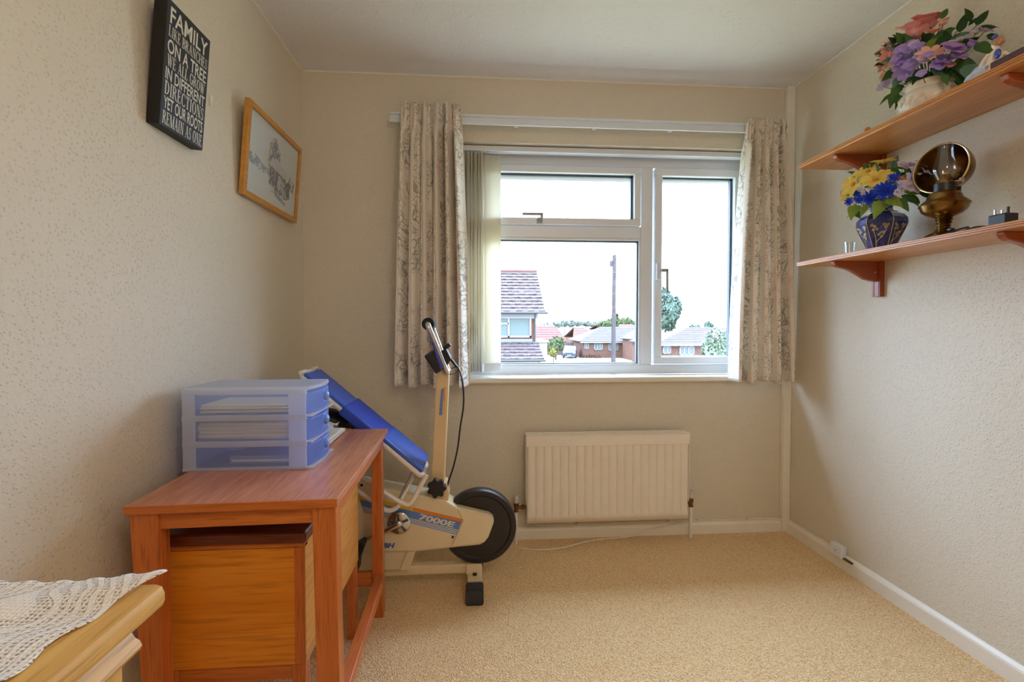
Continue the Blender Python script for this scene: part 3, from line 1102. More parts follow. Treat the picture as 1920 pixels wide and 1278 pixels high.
MB().box(-.858, DX - .04, DY0 + .03, DY1 - .035, 0, .06).build('plinth', M_OAK, ck, bevel=.003)


def lace_mat():
    m = bpy.data.materials.new('white_crochet_lace')
    m.use_nodes = True
    nt = m.node_tree
    b = nt.nodes['Principled BSDF']
    v = coords(nt)
    ds = N(nt, 'ShaderNodeTexNoise', Scale=7.0, Detail=1.0)
    nt.links.new(v, ds.inputs['Vector'])
    off = N(nt, 'ShaderNodeVectorMath', operation='MULTIPLY_ADD')
    nt.links.new(ds.outputs['Color'], off.inputs[0])
    off.inputs[1].default_value = (.28, .28, 0)
    nt.links.new(v, off.inputs[2])
    mo = N(nt, 'ShaderNodeTexWave', Scale=13.0, Distortion=3.0, Detail=2.0)
    mo.inputs['Detail Scale'].default_value = 1.2
    nt.links.new(off.outputs[0], mo.inputs['Vector'])
    motif = ramp(nt, mo.outputs['Fac'], [(.42, (0, 0, 0, 1)), (.55, (1, 1, 1, 1))])
    hv = coords(nt, (1, 1, .001))
    ho = N(nt, 'ShaderNodeTexVoronoi', Scale=170.0)
    ho.inputs['Randomness'].default_value = .25
    nt.links.new(hv, ho.inputs['Vector'])
    hole = ramp(nt, ho.outputs['Distance'], [(.30, (1, 1, 1, 1)), (.38, (0, 0, 0, 1))])
    inv = N(nt, 'ShaderNodeMath', operation='SUBTRACT')
    inv.inputs[0].default_value = 1.0
    nt.links.new(motif, inv.inputs[1])
    fac = N(nt, 'ShaderNodeMath', operation='MULTIPLY')
    nt.links.new(hole, fac.inputs[0])
    nt.links.new(inv.outputs[0], fac.inputs[1])
    b.inputs['Base Color'].default_value = rgb(248, 243, 238)
    b.inputs['Roughness'].default_value = .9
    b.inputs['Specular IOR Level'].default_value = .1
    t = N(nt, 'ShaderNodeBsdfTransparent')
    mx = N(nt, 'ShaderNodeMixShader')
    nt.links.new(fac.outputs[0], mx.inputs[0])
    nt.links.new(b.outputs[0], mx.inputs[1])
    nt.links.new(t.outputs[0], mx.inputs[2])
    h = mixc(nt, .5, motif, ho.outputs['Distance'])
    bumpn(nt, b, h, .8, .004)
    nt.links.new(mx.outputs[0], nt.nodes['Material Output'].inputs['Surface'])
    return m


def lacefn(u, v):
    x = -.860 + u * .372
    y = DY0 + .03 + v * (DY1 + .006 - DY0 - .03)
    w = .0045 * math.sin(26 * y + 9 * x) * math.sin(14 * x + 3 * y) + .003 * math.sin(60 * y - 21 * x)
    x += .004 * math.sin(v * 90) * u + (.040 * max(0, (v - .9) / .1) ** 1.6) * u
    if v > .985:
        y += .003 * math.sin(u * 60)
    up = .007 * max(0, (v - .93) / .07) * u ** 2
    return (x, y, DZ + .0055 + w * .8 + up)


lc_ = MB().grid(lacefn, 90, 190).build('lace_cloth', lace_mat(), smooth=True, solid=.0012, fix=False)
tag(lc_, 'white crocheted lace runner spread over the oak chest top', 'cloth')

# ================================================================== desk
dk = thing('desk', 'small reddish teak desk standing against the left wall', 'desk', (-.59, 1.5, 0), (0, 0, rad(1.7)))
dx0, dx1, dy0, dy1, dz = -.797, -.345, 1.128, 1.868, .711
MB().box(dx0 - .006, dx1 + .006, dy0 - .006, dy1 + .004, dz - .019, dz).build('top', M_TOP, dk, bevel=.002)
MB().box(dx0 - .006, dx1 + .006, dy0 - .010, dy0 - .006, dz - .019, dz).build('edge_lipping', M_TEAKX, dk, bevel=.001)
MB().box(dx0 + .05, dx1 - .05, dy0 + .008, dy0 + .028, dz - .061, dz - .019).build('front_apron', M_TEAKX, dk, bevel=.002)
MB().box(dx0 + .05, dx1 - .05, dy1 - .030, dy1 - .010, dz - .061, dz - .019).build('back_apron', M_TEAKX, dk, bevel=.002)
MB().box(dx1 - .024, dx1 - .006, dy0 + .045, dy1 - .045, dz - .058, dz - .019).build('side_apron', M_TEAK, dk, bevel=.002)
MB().box(dx0 + .006, dx0 + .024, dy0 + .045, dy1 - .045, dz - .061, dz - .019).build('side_apron', M_TEAK, dk, bevel=.002)


def leg(x0, x1, y0, y1, tx0=0., tx1=0.):
    m_ = MB()
    m_.hexa([(x0 + tx0, y0, 0), (x1 - tx1, y0, 0), (x1 - tx1, y1, 0), (x0 + tx0, y1, 0)], [(x0, y0, dz - .0195), (x1, y0, dz - .0195), (x1, y1, dz - .0195), (x0, y1, dz - .0195)])
    return m_.build('leg', M_TEAKZ, dk, bevel=.002)


leg(dx0, dx0 + .060, dy0, dy0 + .045, .032, -.006)
leg(dx1 - .054, dx1, dy0, dy0 + .045, .012, -.010)
leg(dx0, dx0 + .05, dy1 - .045, dy1, .01, .0)
leg(dx1 - .046, dx1 - .009, dy1 - .060, dy1 - .014, .0, -.004)
MB().box(dx1 - .034, dx1 - .002, dy0 + .03, dy1 - .05, .125, .165).build('stretcher', M_TEAK, dk, bevel=.002)
MB().box(dx0 + .03, dx1 - .02, dy1 - .050, dy1 - .028, .118, .172).build('stretcher', M_TEAKX, dk, bevel=.002)

# box stool under the desk
st_ = thing('box_stool', 'honey coloured wooden box stool with dark lid pushed under the desk', 'stool', (-.61, 1.48, 0))
bx0, bx1, by0, by1, bz0, bz1 = -.772, -.430, 1.205, 1.730, .268, .572
MB().box(bx0 - .006, bx1 + .006, by0 - .010, by1 + .01, bz1 + .004, bz1 + .034).build('lid', M_LID, st_, bevel=.008, seg=3)
MB().box(bx0, bx1 - .026, by0, by0 + .014, bz0, bz1 - .009).build('front_panel', M_HONEY, st_, bevel=.001)
MB().box(bx0, bx1, by0 + .001, by0 + .02, bz1 - .008, bz1 + .004).build('top_rail', M_TEAKX, st_, bevel=.001)
MB().box(bx1 - .026, bx1 - .002, by0, by0 + .025, bz0, bz1 - .009).build('corner_post', M_TEAKZ, st_, bevel=.001)
MB().box(bx1 - .014, bx1, by0 + .002, by1, bz0, bz1).build('side_panel', M_HONEYY, st_, bevel=.001)
MB().box(bx0, bx0 + .014, by0 + .014, by1, bz0, bz1).build('side_panel', M_HONEYY, st_, bevel=.001)
MB().box(bx0 + .014, bx1 - .014, by1 - .014, by1, bz0, bz1).build('back_panel', M_HONEY, st_, bevel=.001)
MB().box(bx0 + .01, bx1 - .01, by0 + .01, by1 - .01, bz0 - .01, bz0 - .002).build('bottom_panel', M_HONEY, st_)
MB().box(bx0 + .004, bx1 - .004, by0 + .006, by0 + .024, bz0 - .042, bz0 - .0015).build('bottom_rail', M_TEAKX, st_, bevel=.002)
for x0, x1, tx0, tx1 in ((bx0 + .002, bx0 + .036, 0, .006), (bx1 - .036, bx1 - .002, .006, 0)):
    for y0 in (by0 + .002, by1 - .036):
        m_ = MB()
        m_.hexa([(x0 + tx0, y0, 0), (x1 - tx1, y0, 0), (x1 - tx1, y0 + .032, 0), (x0 + tx0, y0 + .032, 0)], [(x0, y0, bz0 - .001), (x1, y0, bz0 - .001), (x1, y0 + .034, bz0 - .001), (x0, y0 + .034, bz0 - .001)])
        m_.build('leg', M_TEAKZ, st_, bevel=.002)

# ------------------------------------------------------------------ plastic drawer tower on the desk
M_CLEAR = milky('frosted_clear_plastic', rgb(238, 242, 248), .80, .3, .6)
M_FROST = milky('frosted_plastic_rib', rgb(238, 242, 250), .28, .3, .65)
M_BLUEP = milky('pale_blue_clear_plastic', rgb(190, 212, 255), .55, .3, .6)
M_BLUEK = plain('blue_plastic_knob', rgb(116, 150, 226), .25)
tx0_, tx1_, ty0, ty1, tz0, tz1 = -.812, -.480, 1.365, 1.560, .7115, .944
tw = thing('drawer_tower', 'frosted plastic three drawer tower with pale blue drawers on the desk', 'storage drawers', (-.65, 1.47, tz0))


def front_x(y):
    t = (y - ty0) / (ty1 - ty0) * 2 - 1
    return tx1_ + .016 * (1 - t * t)


topm = MB()
NS = 12
pl_ = [(tx0_, ty1), (tx0_, ty0)] + [(front_x(ty0 + (ty1 - ty0) * k / NS) + .004, ty0 + (ty1 - ty0) * k / NS) for k in range(NS + 1)]
topm.prism(pl_, tz1 - .012, tz1, 'Z')
topm.build('top_cover', M_FROST, tw, bevel=.006, seg=3)
for y in (ty0, ty1 - .003):
    MB().box(tx0_ + .001, tx1_, y, y + .003, tz0, tz1 - .012).build('side_wall', M_CLEAR, tw)
MB().box(tx0_, tx0_ + .003, ty0, ty1, tz0, tz1 - .012).build('back_wall', M_CLEAR, tw)
MB().prism(pl_, tz0, tz0 + .004, 'Z').build('base_plate', M_FROST, tw)
dh = (tz1 - tz0 - .014) / 3
for k in range(4):
    z = tz0 + k * dh
    MB().box(tx0_ - .001, tx1_ + .002, ty0 - .0015, ty0 + .003, z - (.0 if k == 0 else .007), z + .009).build('side_rib', M_FROST, tw, bevel=.001)
for x0, x1 in ((tx0_, tx0_ + .034), (tx1_ - .048, tx1_)):
    MB().box(x0, x1, ty0 - .001, ty0 + .002, tz0 + .001, tz1 - .012).build('corner_rib', M_FROST, tw, bevel=.001)
for k in range(3):
    z0_, z1_ = tz0 + .008 + k * dh, tz0 + (k + 1) * dh - .004
    dr = thing_part = MB()
    poly = [(tx1_ - .004, ty1 - .004), (tx1_ - .004, ty0 + .004)] + [(front_x(ty0 + .004 + (ty1 - ty0 - .008) * q / NS) + .002, ty0 + .004 + (ty1 - ty0 - .008) * q / NS) for q in range(NS + 1)]
    dr.prism(poly, z0_, z1_, 'Z')
    dro = dr.build('drawer', M_BLUEP, tw, smooth=True, bevel=.003)
    tray = MB()
    tray.box(tx0_ + .02, tx1_ - .004, ty0 + .008, ty1 - .008, z0_, z0_ + .0015).box(tx0_ + .02, tx1_ - .004, ty1 - .010, ty1 - .008, z0_, z1_ - .008).box(tx0_ + .02, tx0_ + .022, ty0 + .008, ty1 - .008, z0_, z1_ - .008)
    tray.build('tray', M_BLUEP, dro)
    ym, zm = (ty0 + ty1) / 2 + .018, (z0_ + z1_) / 2 + .008
    MB().box(front_x(ym) - .006, front_x(ym) + .0025, ym - .024, ym + .024, zm - .022, zm + .022).build('handle_plate', M_BLUEK, dro, bevel=.003)
    MB().lathe([(.015, 0), (.015, .003), (.013, .007), (.007, .010), (0, .011)], 16, M=Matrix.Translation((front_x(ym) + .002, ym, zm)) @ Matrix.Rotation(math.pi / 2, 4, 'Y')).build('knob', M_BLUEK, dro, smooth=True)
    MB().box(front_x(ty0 + .05) - .012, front_x(ty0 + .05) + .006, ty0 + .004, ty1 - .004, z0_ - .006, z0_ + .001).build('lip', M_FROST, dro, bevel=.002)
M_PAPERW = plain('white_paper', rgb(236, 234, 230), .8, var=.03)
M_PAPERG = plain('lilac_grey_paper', rgb(206, 204, 218), .8, var=.04)
M_CARDB = plain('blue_card', rgb(140, 156, 206), .7)


def stack(lbl, nm, x0, x1, y0, y1, z, n_, m, seed, dz_=.0035, jit=.006):
    r_ = random.Random(seed)
    t_ = thing(nm, lbl, 'paper', ((x0 + x1) / 2, (y0 + y1) / 2, z))
    for k in range(n_):
        a, b = r_.uniform(-jit, jit), r_.uniform(-jit, jit)
        an = r_.uniform(-.03, .03)
        M_ = Matrix.Translation(((x0 + x1) / 2 + a, (y0 + y1) / 2 + b, z + k * dz_)) @ Matrix.Rotation(an, 4, 'Z')
        MB().box(-(x1 - x0) / 2, (x1 - x0) / 2, -(y1 - y0) / 2, (y1 - y0) / 2, 0.0002, dz_, M_).build('sheet', m[k % len(m)], t_)
    return t_


zz = [tz0 + .010 + k * dh for k in range(3)]
stack('stack of white envelopes in the top drawer of the plastic tower', 'paper_stack', -.775, -.53, ty0 + .022, ty1 - .03, zz[2] + .001, 7, [M_PAPERW, M_PAPERW, M_PAPERG], 1)
stack('lilac grey papers filling the middle drawer of the plastic tower', 'paper_stack', -.78, -.53, ty0 + .018, ty1 - .022, zz[1] + .001, 13, [M_PAPERG, M_PAPERG, M_PAPERW], 2, .0036, .003)
stack('few papers and blue card in the bottom drawer of the plastic tower', 'paper_stack', -.70, -.53, ty0 + .03, ty1 - .03, zz[0] + .001, 4, [M_CARDB, M_PAPERW, M_CARDB], 3, .005)
# papers lying behind the tower
stack('loose white papers lying on the desk behind the plastic tower', 'paper_stack', -.66, -.508, 1.61, 1.835, dz + .001, 5, [M_PAPERW], 5, .003, .010)
cr = MB()
r_ = random.Random(9)


def crump(u, v):
    x, y = -.60 + .085 * u, 1.64 + .17 * v
    h_ = noise.noise(Vector((x * 40, y * 40, 3))) * .016
    return (x, y, dz + .0375 + h_ + .012 * math.sin(3.1 * u) * math.sin(3.1 * v))


cr.grid(crump, 16, 22)
tag(cr.build('plastic_wrapper', milky('clear_crumpled_film', rgb(225, 225, 228), .3, .15, .2), solid=.001, fix=False), 'crumpled clear plastic wrapper on the papers behind the tower', 'wrapper')

# ================================================================== exercise bike
M_CREAM = plain('cream_bike_plastic', rgb(226, 212, 178), .4, var=.03)
M_CREAM2 = plain('cream_bike_steel', rgb(222, 196, 150), .38, var=.03)
M_TYRE = plain('dark_brown_flywheel', rgb(74, 60, 56), .45, var=.12, vs_=30)
M_TYRE2 = plain('black_flywheel_rim', rgb(34, 27, 28), .4)
bk = thing('exercise_bike', 'cream stationary exercise bike with dark flywheel by the window wall', 'exercise bike', (-.2, 2.03, 0))
YN, YFR = 1.972, 2.078                        # near and far face of the casing


def P(px, py, y=YN):
    p = at(px, py, y)
    return (p.x, p.z)


case = [P(*q) for q in ((640, 900), (668, 905), (760, 922), (832, 936), (857, 951), (917, 965), (924, 970), (927, 978), (916, 1008), (909, 1017), (900, 1022), (777, 1035), (700, 1037), (640, 1037))]
MB().prism(case, YN, YFR, 'Y').build('casing', M_CREAM, bk, smooth=True, bevel=.010, seg=3)
low = [P(*q) for q in ((640, 1030), (777, 1030), (765, 1070), (640, 1076))]
MB().prism(low, YN + .012, YFR - .012, 'Y').build('lower_casing', M_CREAM, bk, bevel=.004)
rb_ = [P(*q) for q in ((762, 1036), (779, 1034), (767, 1070), (748, 1071))]
MB().prism(rb_, YN + .004, YN + .03, 'Y').build('casing_rib', M_CREAM, bk, bevel=.003)
# raised front edge of the casing
ed = [P(*q) for q in ((857, 953), (917, 967), (923, 972), (925, 979), (914, 1008), (907, 1015), (846, 1024), (868, 975))]
MB().prism(ed, YN - .006, YN + .002, 'Y').build('casing_end', M_CREAM, bk, bevel=.003)
# flywheel
wc = at(899, 988, 2.005)
WR = .158


def wheel(prof, nm, m):
    Mx = Matrix.Translation((wc.x, 2.03, wc.z)) @ Matrix.Rotation(math.pi / 2, 4, 'X')
    return MB().lathe(prof, 56, M=Mx).build(nm, m, bk, smooth=True)


fw = wheel([(0, -.012), (.06, -.012), (.095, -.010), (.10, -.018), (.128, -.020), (.131, -.012), (.131, .012), (.10, .018), (0, .012)], 'flywheel', M_TYRE)
wheel([(.130, -.020), (.136, -.026), (WR - .004, -.026), (WR, -.020), (WR, .020), (WR - .004, .026), (.136, .026), (.130, .020)], 'flywheel_rim', M_TYRE2)
# base
MB().box(at(600, 1080, 2.0).x - .25, wc.x - .03, 2.005, 2.045, .058, .098).build('base_bar', M_CREAM, bk, bevel=.006)
fx = at(890, 1100, 1.9).x
MB().box(fx - .031, fx + .031, 1.905, 2.17, .010, .062).build('foot_bar', M_CREAM, bk, bevel=.006)
MB().box(fx - .037, fx + .030, 1.995, 2.055, .056, .100).build('foot_bracket', M_CREAM, bk, bevel=.004)
MB().cyl((fx, 1.985, .062), (fx, 1.985, .066), .010, n=12).build('bolt', M_BLACK, bk, smooth=True)
for y0, y1 in ((1.862, 1.925), (2.155, 2.205)):
    cap = MB().box(fx - .036, fx + .036, y0, y1, .0, .066).build('rubber_foot', M_BLACK, bk, bevel=.008)
    rib = MB()
    for k in range(9):
        rib.box(fx - .031 + k * .0072, fx - .031 + k * .0072 + .0034, y0 + .008, y1 - .004, .064, .0685)
        rib.box(fx - .031 + k * .0072, fx - .031 + k * .0072 + .0034, y0 - .002, y0 + .004, .010, .058)
    rib.build('foot_ribs', M_GASKET, cap)
MB().box(-.80, -.74, 1.895, 2.17, .010, .062).build('foot_bar', M_CREAM, bk, bevel=.006)
for y0, y1 in ((1.885, 1.935), (2.155, 2.205)):
    MB().box(-.806, -.734, y0, y1, .0, .066).build('rubber_foot', M_BLACK, bk, bevel=.008)
# saddle and its post, half hidden behind the desk
MB().cyl((-.545, 2.025, .40), (-.575, 2.025, .735), .020, n=16).build('saddle_post', M_CHROME, bk, smooth=True)
sd = MB()


def sadfn(u, v):
    a = 2 * math.pi * v
    w = .050 + .055 * (1 - u) ** 1.3
    hgt = .032
    tap = math.sin(math.pi * min(1, max(0, u * .98 + .01))) ** .35
    return (-.675 + .20 * u, 2.025 + w * tap * math.cos(a), .752 + hgt * tap * math.sin(a) - .055 * u)


sd.grid(sadfn, 16, 20)
sd.build('saddle', plain('black_vinyl', rgb(20, 20, 26), .5), bk, smooth=True)
# decals on the casing
M_DB, M_DY, M_DO, M_DW = plain('blue_decal', rgb(96, 136, 208), .4, var=.02), plain('yellow_decal', rgb(226, 190, 44), .4, var=.02), plain('orange_decal', rgb(226, 128, 34), .4, var=.02), plain('white_decal', rgb(226, 222, 206), .4, var=.02)


def decal(q, m, nm, y=YN - .0006, par=bk):
    v_ = [at(px, py, y) for px, py in q]
    return MB().add(v_, [tuple(range(len(v_)))]).build(nm, m, par, fix=False)


decal([(675, 936), (865, 978), (855, 1003), (681, 960)], M_DB, 'blue_stripe')
decal([(673, 927), (775, 951), (774, 957), (675, 936)], M_DY, 'yellow_stripe')
decal([(775, 951), (868, 973), (865, 978.5), (774, 957)], M_DO, 'orange_stripe')
for k in range(4):
    y = 948.6 + k * 3.0
    decal([(678.5 + k * .6, y), (861.5 - k * 1.3, y + 45), (861 - k * 1.3, y + 46.4), (678.7 + k * .6, y + 1.4)], M_DW, 'white_pinstripe', YN - .0011)


def sticker(txt, p0, p1, hpx, m, nm, bold=.03, shear=.25, y=YN - .0013):
    V, F = text_mesh(txt, bold, shear)
    x0, x1 = min(p[0] for p in V), max(p[0] for p in V)
    y0, y1 = min(p[1] for p in V), max(p[1] for p in V)
    vv = []
    for a, b in V:
        t, s_ = (a - x0) / (x1 - x0), (b - y0) / (y1 - y0)
        vv.append(at(p0[0] + (p1[0] - p0[0]) * t, p0[1] + (p1[1] - p0[1]) * t - hpx * s_, y))
    return MB().add(vv, F).build(nm, m, bk, fix=False)


sticker('7000E', (785, 973.5), (854, 990), 11.5, M_DW, 'model_lettering')['label'] = 'white italic lettering 7000E'
sticker('BH', (717, 1027), (741, 1027), 9.5, plain('blue_logo', rgb(70, 104, 178), .4), 'logo_lettering', .05, .3)['label'] = 'blue italic letters BH'
decal([(700, 1027), (712, 1027), (715.5, 1017.5), (703.5, 1017.5)], plain('blue_logo_block', rgb(70, 104, 178), .4), 'logo_block', YN - .0013)
for px, py in ((849, 1006), (678, 909)):
    p = at(px, py, YN)
    MB().cyl((p.x, YN - .004, p.z), (p.x, YN + .002, p.z), .005, n=10).build('screw', M_BLACK, bk)
p = at(720, 1069, YN + .012)
MB().cyl((p.x, YN + .008, p.z), (p.x, YN + .014, p.z), .004, n=10).build('screw', M_BLACK, bk)
# crank and pedals
pc_ = at(747, 983, YN - .02)
Mx = Matrix.Translation((pc_.x, YN - .004, pc_.z)) @ Matrix.Rotation(math.pi / 2, 4, 'X')
ckd = MB().lathe([(0, .0), (.046, .0), (.046, .004), (.042, .007), (.018, .008), (.016, .016), (.008, .022), (0, .022)], 32, M=Mx).build('crank_disc', M_CHROME, bk, smooth=True)
sp = MB()
for k in range(5):
    w = 2 * math.pi * k / 5 + .4
    sp.box(.016, .040, -.005, .005, .006, .009, Mx @ Matrix.Rotation(w, 4, 'Z'))
sp.build('disc_spokes', M_GASKET, ckd)
ce = at(686, 1010, 1.945)
MB().tube([(pc_.x, YN - .022, pc_.z), (ce.x, YN - .026, ce.z)], [.011, .009], 10, flat=1.0).build('crank_arm', M_CHROME, bk, smooth=True)
pd = MB()
pd.prism([P(*q, 1.93) for q in ((668, 1016), (684, 1006), (688, 1014), (678, 1040), (676, 1062), (662, 1064), (661, 1035))], 1.885, 1.942, 'Y')
pd.build('pedal', M_BLACK, bk, bevel=.006)
MB().prism([P(*q, 1.93) for q in ((664, 1020), (670, 1015), (672, 1062), (664, 1063))], 1.878, 1.886, 'Y').build('pedal_strap', M_GASKET, bk, bevel=.002)
# handlebar post
a0, a1 = at(818, 945, 2.0), at(831, 690, 2.0)
hw_ = .030
pst = MB()
dv = Vector((a1.x - a0.x, 0, a1.z - a0.z)).normalized()
nv_ = Vector((dv.z, 0, -dv.x))
A_, B_ = Vector((a0.x, 0, a0.z)), Vector((a1.x, 0, a1.z))
q0 = [A_ - nv_ * hw_, A_ + nv_ * hw_, B_ + nv_ * hw_ * .85, B_ - nv_ * hw_ * .9]
pst.prism([(v.x, v.z) for v in q0], 2.0, 2.05, 'Y')
pst.build('handlebar_post', M_CREAM2, bk, bevel=.006)
jn = [P(*q, 1.985) for q in ((800, 930), (818, 905), (838, 905), (842, 928), (840, 943), (822, 948), (800, 940))]
MB().prism(jn, 1.985, 2.065, 'Y').build('post_socket', M_CREAM2, bk, bevel=.005)
kn = at(819, 914, 1.96)
kp = [(math.cos(2 * math.pi * k / 48) * (.036 + .005 * math.cos(7 * 2 * math.pi * k / 48)), math.sin(2 * math.pi * k / 48) * (.036 + .005 * math.cos(7 * 2 * math.pi * k / 48))) for k in range(48)]
MB().prism([(kn.x + a, kn.z + b) for a, b in kp], 1.945, 1.972, 'Y').build('adjusting_knob', M_BLACK, bk, smooth=True, bevel=.004)
MB().cyl((kn.x, 1.968, kn.z), (kn.x, 2.0, kn.z), .014, n=14).build('knob_shaft', M_BLACK, bk, smooth=True)
p = at(836, 934, 1.985)
MB().cyl((p.x, 1.978, p.z), (p.x, 1.99, p.z), .009, n=14).build('bolt', M_CREAM2, bk, smooth=True)
pdv = [(827, 730), (832, 727), (829, 778), (823, 778)]
decal(pdv, M_DB, 'post_decal_blue', 1.9992)
decal([(832.5, 725), (834.5, 725), (834, 752), (831.5, 752)], M_DO, 'post_decal_orange', 1.9992)
decal([(831.5, 752), (834, 752), (833, 776), (830, 776)], M_DY, 'post_decal_yellow', 1.9992)
# handlebar: two chrome tubes closed by a padded grip
b0, b1 = at(838, 700, 1.975), at(802, 607, 1.975)
hb_ = bend([(b0.x, 1.985, b0.z), (b1.x, 1.960, b1.z), (b1.x, 2.12, b1.z), (b0.x, 2.065, b0.z)], .022, 8)
MB().tube(hb_, .0115, 12).build('handlebar', M_CHROME, bk, smooth=True)
MB().cyl((b1.x, 1.984, b1.z), (b1.x, 2.098, b1.z), .026, n=24).build('foam_grip', plain('black_foam', rgb(26, 26, 28), .8), bk, smooth=True, bevel=.005)


def cons(q, y0, y1, nm, m, bev=.004):
    return MB().prism([P(*t, y0) for t in q], y0, y1, 'Y').build(nm, m, bk, bevel=bev)


cs = cons([(795, 668), (815, 657), (828, 689), (826, 696), (817, 701)], 1.955, 2.09, 'console', M_BLACK)
cons([(796, 666), (812, 655), (815, 659), (798, 672)], 1.958, 2.087, 'console_lid', M_GASKET, .002)
cons([(809, 642), (812, 641), (830, 690), (826, 693)], 1.952, 2.092, 'console_panel', plain('blue_violet_panel', rgb(66, 62, 160), .3), .001)
cons([(824, 660), (836, 652), (846, 672), (838, 686), (832, 684)], 1.985, 2.06, 'sensor_block', M_BLACK)
cons([(829, 651), (841, 642), (846, 648), (834, 658)], 1.995, 2.05, 'switch', M_BLACK, .003)
cbl = bez([at(843, 671, 2.0), at(851, 678, 2.0), at(862, 696, 2.0), at(868, 722, 2.0), at(869, 760, 2.0), at(863, 800, 2.0), at(858, 840, 2.0), at(850, 875, 2.0), at(841, 902, 2.0), at(838, 918, 1.995)], 6)
MB().tube(cbl, .0036, 8).build('brake_cable', M_BLACK, bk, smooth=True)
MB().tube([at(846, 674, 1.999), at(856, 687, 1.999)], .006, 8).build('cable_boot', M_BLACK, bk, smooth=True)
MB().tube(bez([at(846, 690, 2.0), at(856, 688, 2.0), at(860, 692, 2.01), at(852, 700, 2.0), at(842, 702, 2.0)], 5), .0014, 6).build('thin_wire', M_BLACK, bk)

# ================================================================== folded bench leaning on the bike
M_BBLUE = plain('royal_blue_bench_vinyl', rgb(58, 96, 196), .38, var=.05)
M_BBLUE2 = plain('deep_blue_bench_vinyl', rgb(42, 74, 186), .36, var=.05)
M_WTUBE = plain('white_enamelled_tube', rgb(232, 228, 224), .3, var=.02)
bn = thing('exercise_bench', 'royal blue padded bench with white tube frame leaning on the bike', 'bench', (-.21, 1.93, .50))
sl = math.atan(.863)
org = Vector((-.520, 0, .800))                # a point on the upper surface
du = Vector((math.cos(sl), 0, -math.sin(sl)))  # down the slope
dn = Vector((math.sin(sl), 0, math.cos(sl)))   # off the surface


def slab(u0, u1, y0, y1, h0, h1, nm, m, bev=.006):
    m_ = MB()
    q = []
    for h in (h0, h1):
        for u, y in ((u0, y0), (u1, y0), (u1, y1), (u0, y1)):
            v = org + du * u + dn * h
            q.append((v.x, y, v.z))
    m_.hexa(q[:4], q[4:])
    return m_.build(nm, m, bn, bevel=bev, seg=3)


slab(-.20, .012, 1.915, 2.100, -.022, -.004, 'seat_panel', M_BBLUE)
slab(.0, .205, 1.892, 2.112, -.040, 0, 'seat_pad', M_BBLUE2, .008)
slab(.195, .405, 1.915, 2.135, -.022, -.004, 'seat_panel', M_BBLUE)


def ub(u, h, y):
    v = org + du * u + dn * h
    return (v.x, y, v.z)


MB().tube(bend([ub(-.215, -.026, 2.06), ub(-.215, -.026, 1.922), ub(.416, -.030, 1.922), ub(.416, -.030, 2.10), ub(-.215, -.026, 2.10)], .03), .0115, 12).build('frame_tube', M_WTUBE, bn, smooth=True)
for y in (1.935, 2.07):
    v = org + du * -.212 + dn * -.012
    MB().cyl((v.x, y - .03, v.z), (v.x, y + .02, v.z), .009, n=12).build('frame_peg', M_WTUBE, bn, smooth=True)
slab(.055, .085, 1.90, 1.94, -.055, -.036, 'hinge_block', M_BLACK, .003)
slab(.185, .205, 1.89, 1.92, -.052, -.038, 'hinge_block', M_BLACK, .003)


def W(px, py, y):
    return at(px, py, y)


MB().tube(bend([W(800, 890, 1.925), W(768, 948, 1.905), W(748, 940, 1.905), W(640, 870, 1.915)], .03, 8), .0095, 12).build('leg_tube', M_WTUBE, bn, smooth=True)
MB().tube(bend([W(783, 872, 1.94), W(744, 953, 1.918), W(726, 958, 1.915), W(640, 898, 1.918)], .026, 8), .0095, 12).build('leg_tube', M_WTUBE, bn, smooth=True)
MB().tube([W(780, 877, 1.937), W(752, 934, 1.925)], .0105, 12).build('strut_sleeve', M_GREYPL, bn, smooth=True)

# ================================================================== shelves on the right wall
SX0, SY0, SY1 = 1.437, .70, 2.05
SURF = {}


def shelf(z, label, both):
    s_ = thing('wall_shelf', label, 'shelf', (1.56, 1.4, z))
    # board with a grooved front edge
    pf_ = [(SX0 + .003, z), (XR - .001, z), (XR - .001, z + .020), (SX0 + .004, z + .020), (SX0 + .001, z + .0175), (SX0 + .001, z + .0145), (SX0 + .0035, z + .0135), (SX0 + .0035, z + .0125), (SX0, z + .0115), (SX0, z + .0085), (SX0 + .0035, z + .0075), (SX0 + .0035, z + .0065), (SX0 + .001, z + .0055), (SX0 + .001, z + .002)]
    MB().prism(pf_, SY0, SY1, 'Y').build('board', M_PINE, s_)
    for y in (1.865, 1.235):
        # curved bracket
        pts = [(1.462, z), (1.462, z - .006), (1.468, z - .016), (1.480, z - .024), (1.520, z - .033), (1.545, z - .042), (1.575, z - .058), (1.600, z - .073), (1.630, z - .081), (1.655, z - .083), (1.655, z)]
        b_ = MB().prism(pts, y - .011, y + .011, 'Y').build('bracket', M_BRKT, s_, bevel=.003)
        up = MB().box(1.655, XR, y - .019, y + .019, z - .145, z).box(1.6535, 1.655, y - .015, y - .009, z - .145, z).box(1.6535, 1.655, y + .009, y + .015, z - .145, z)
        u_ = up.build('upright', M_BRKT, s_, bevel=.002)
        MB().cyl((1.640, y - .012, z - .045), (1.640, y - .0105, z - .045), .004, n=8).build('screw', M_CHROME, b_)
    return s_


shelf(1.378, 'lower orange pine wall shelf holding the blue vase and oil lamp', True)
shelf(1.815, 'upper orange pine wall shelf holding the white flower pot', True)
Z1, Z2 = 1.3985, 1.8355

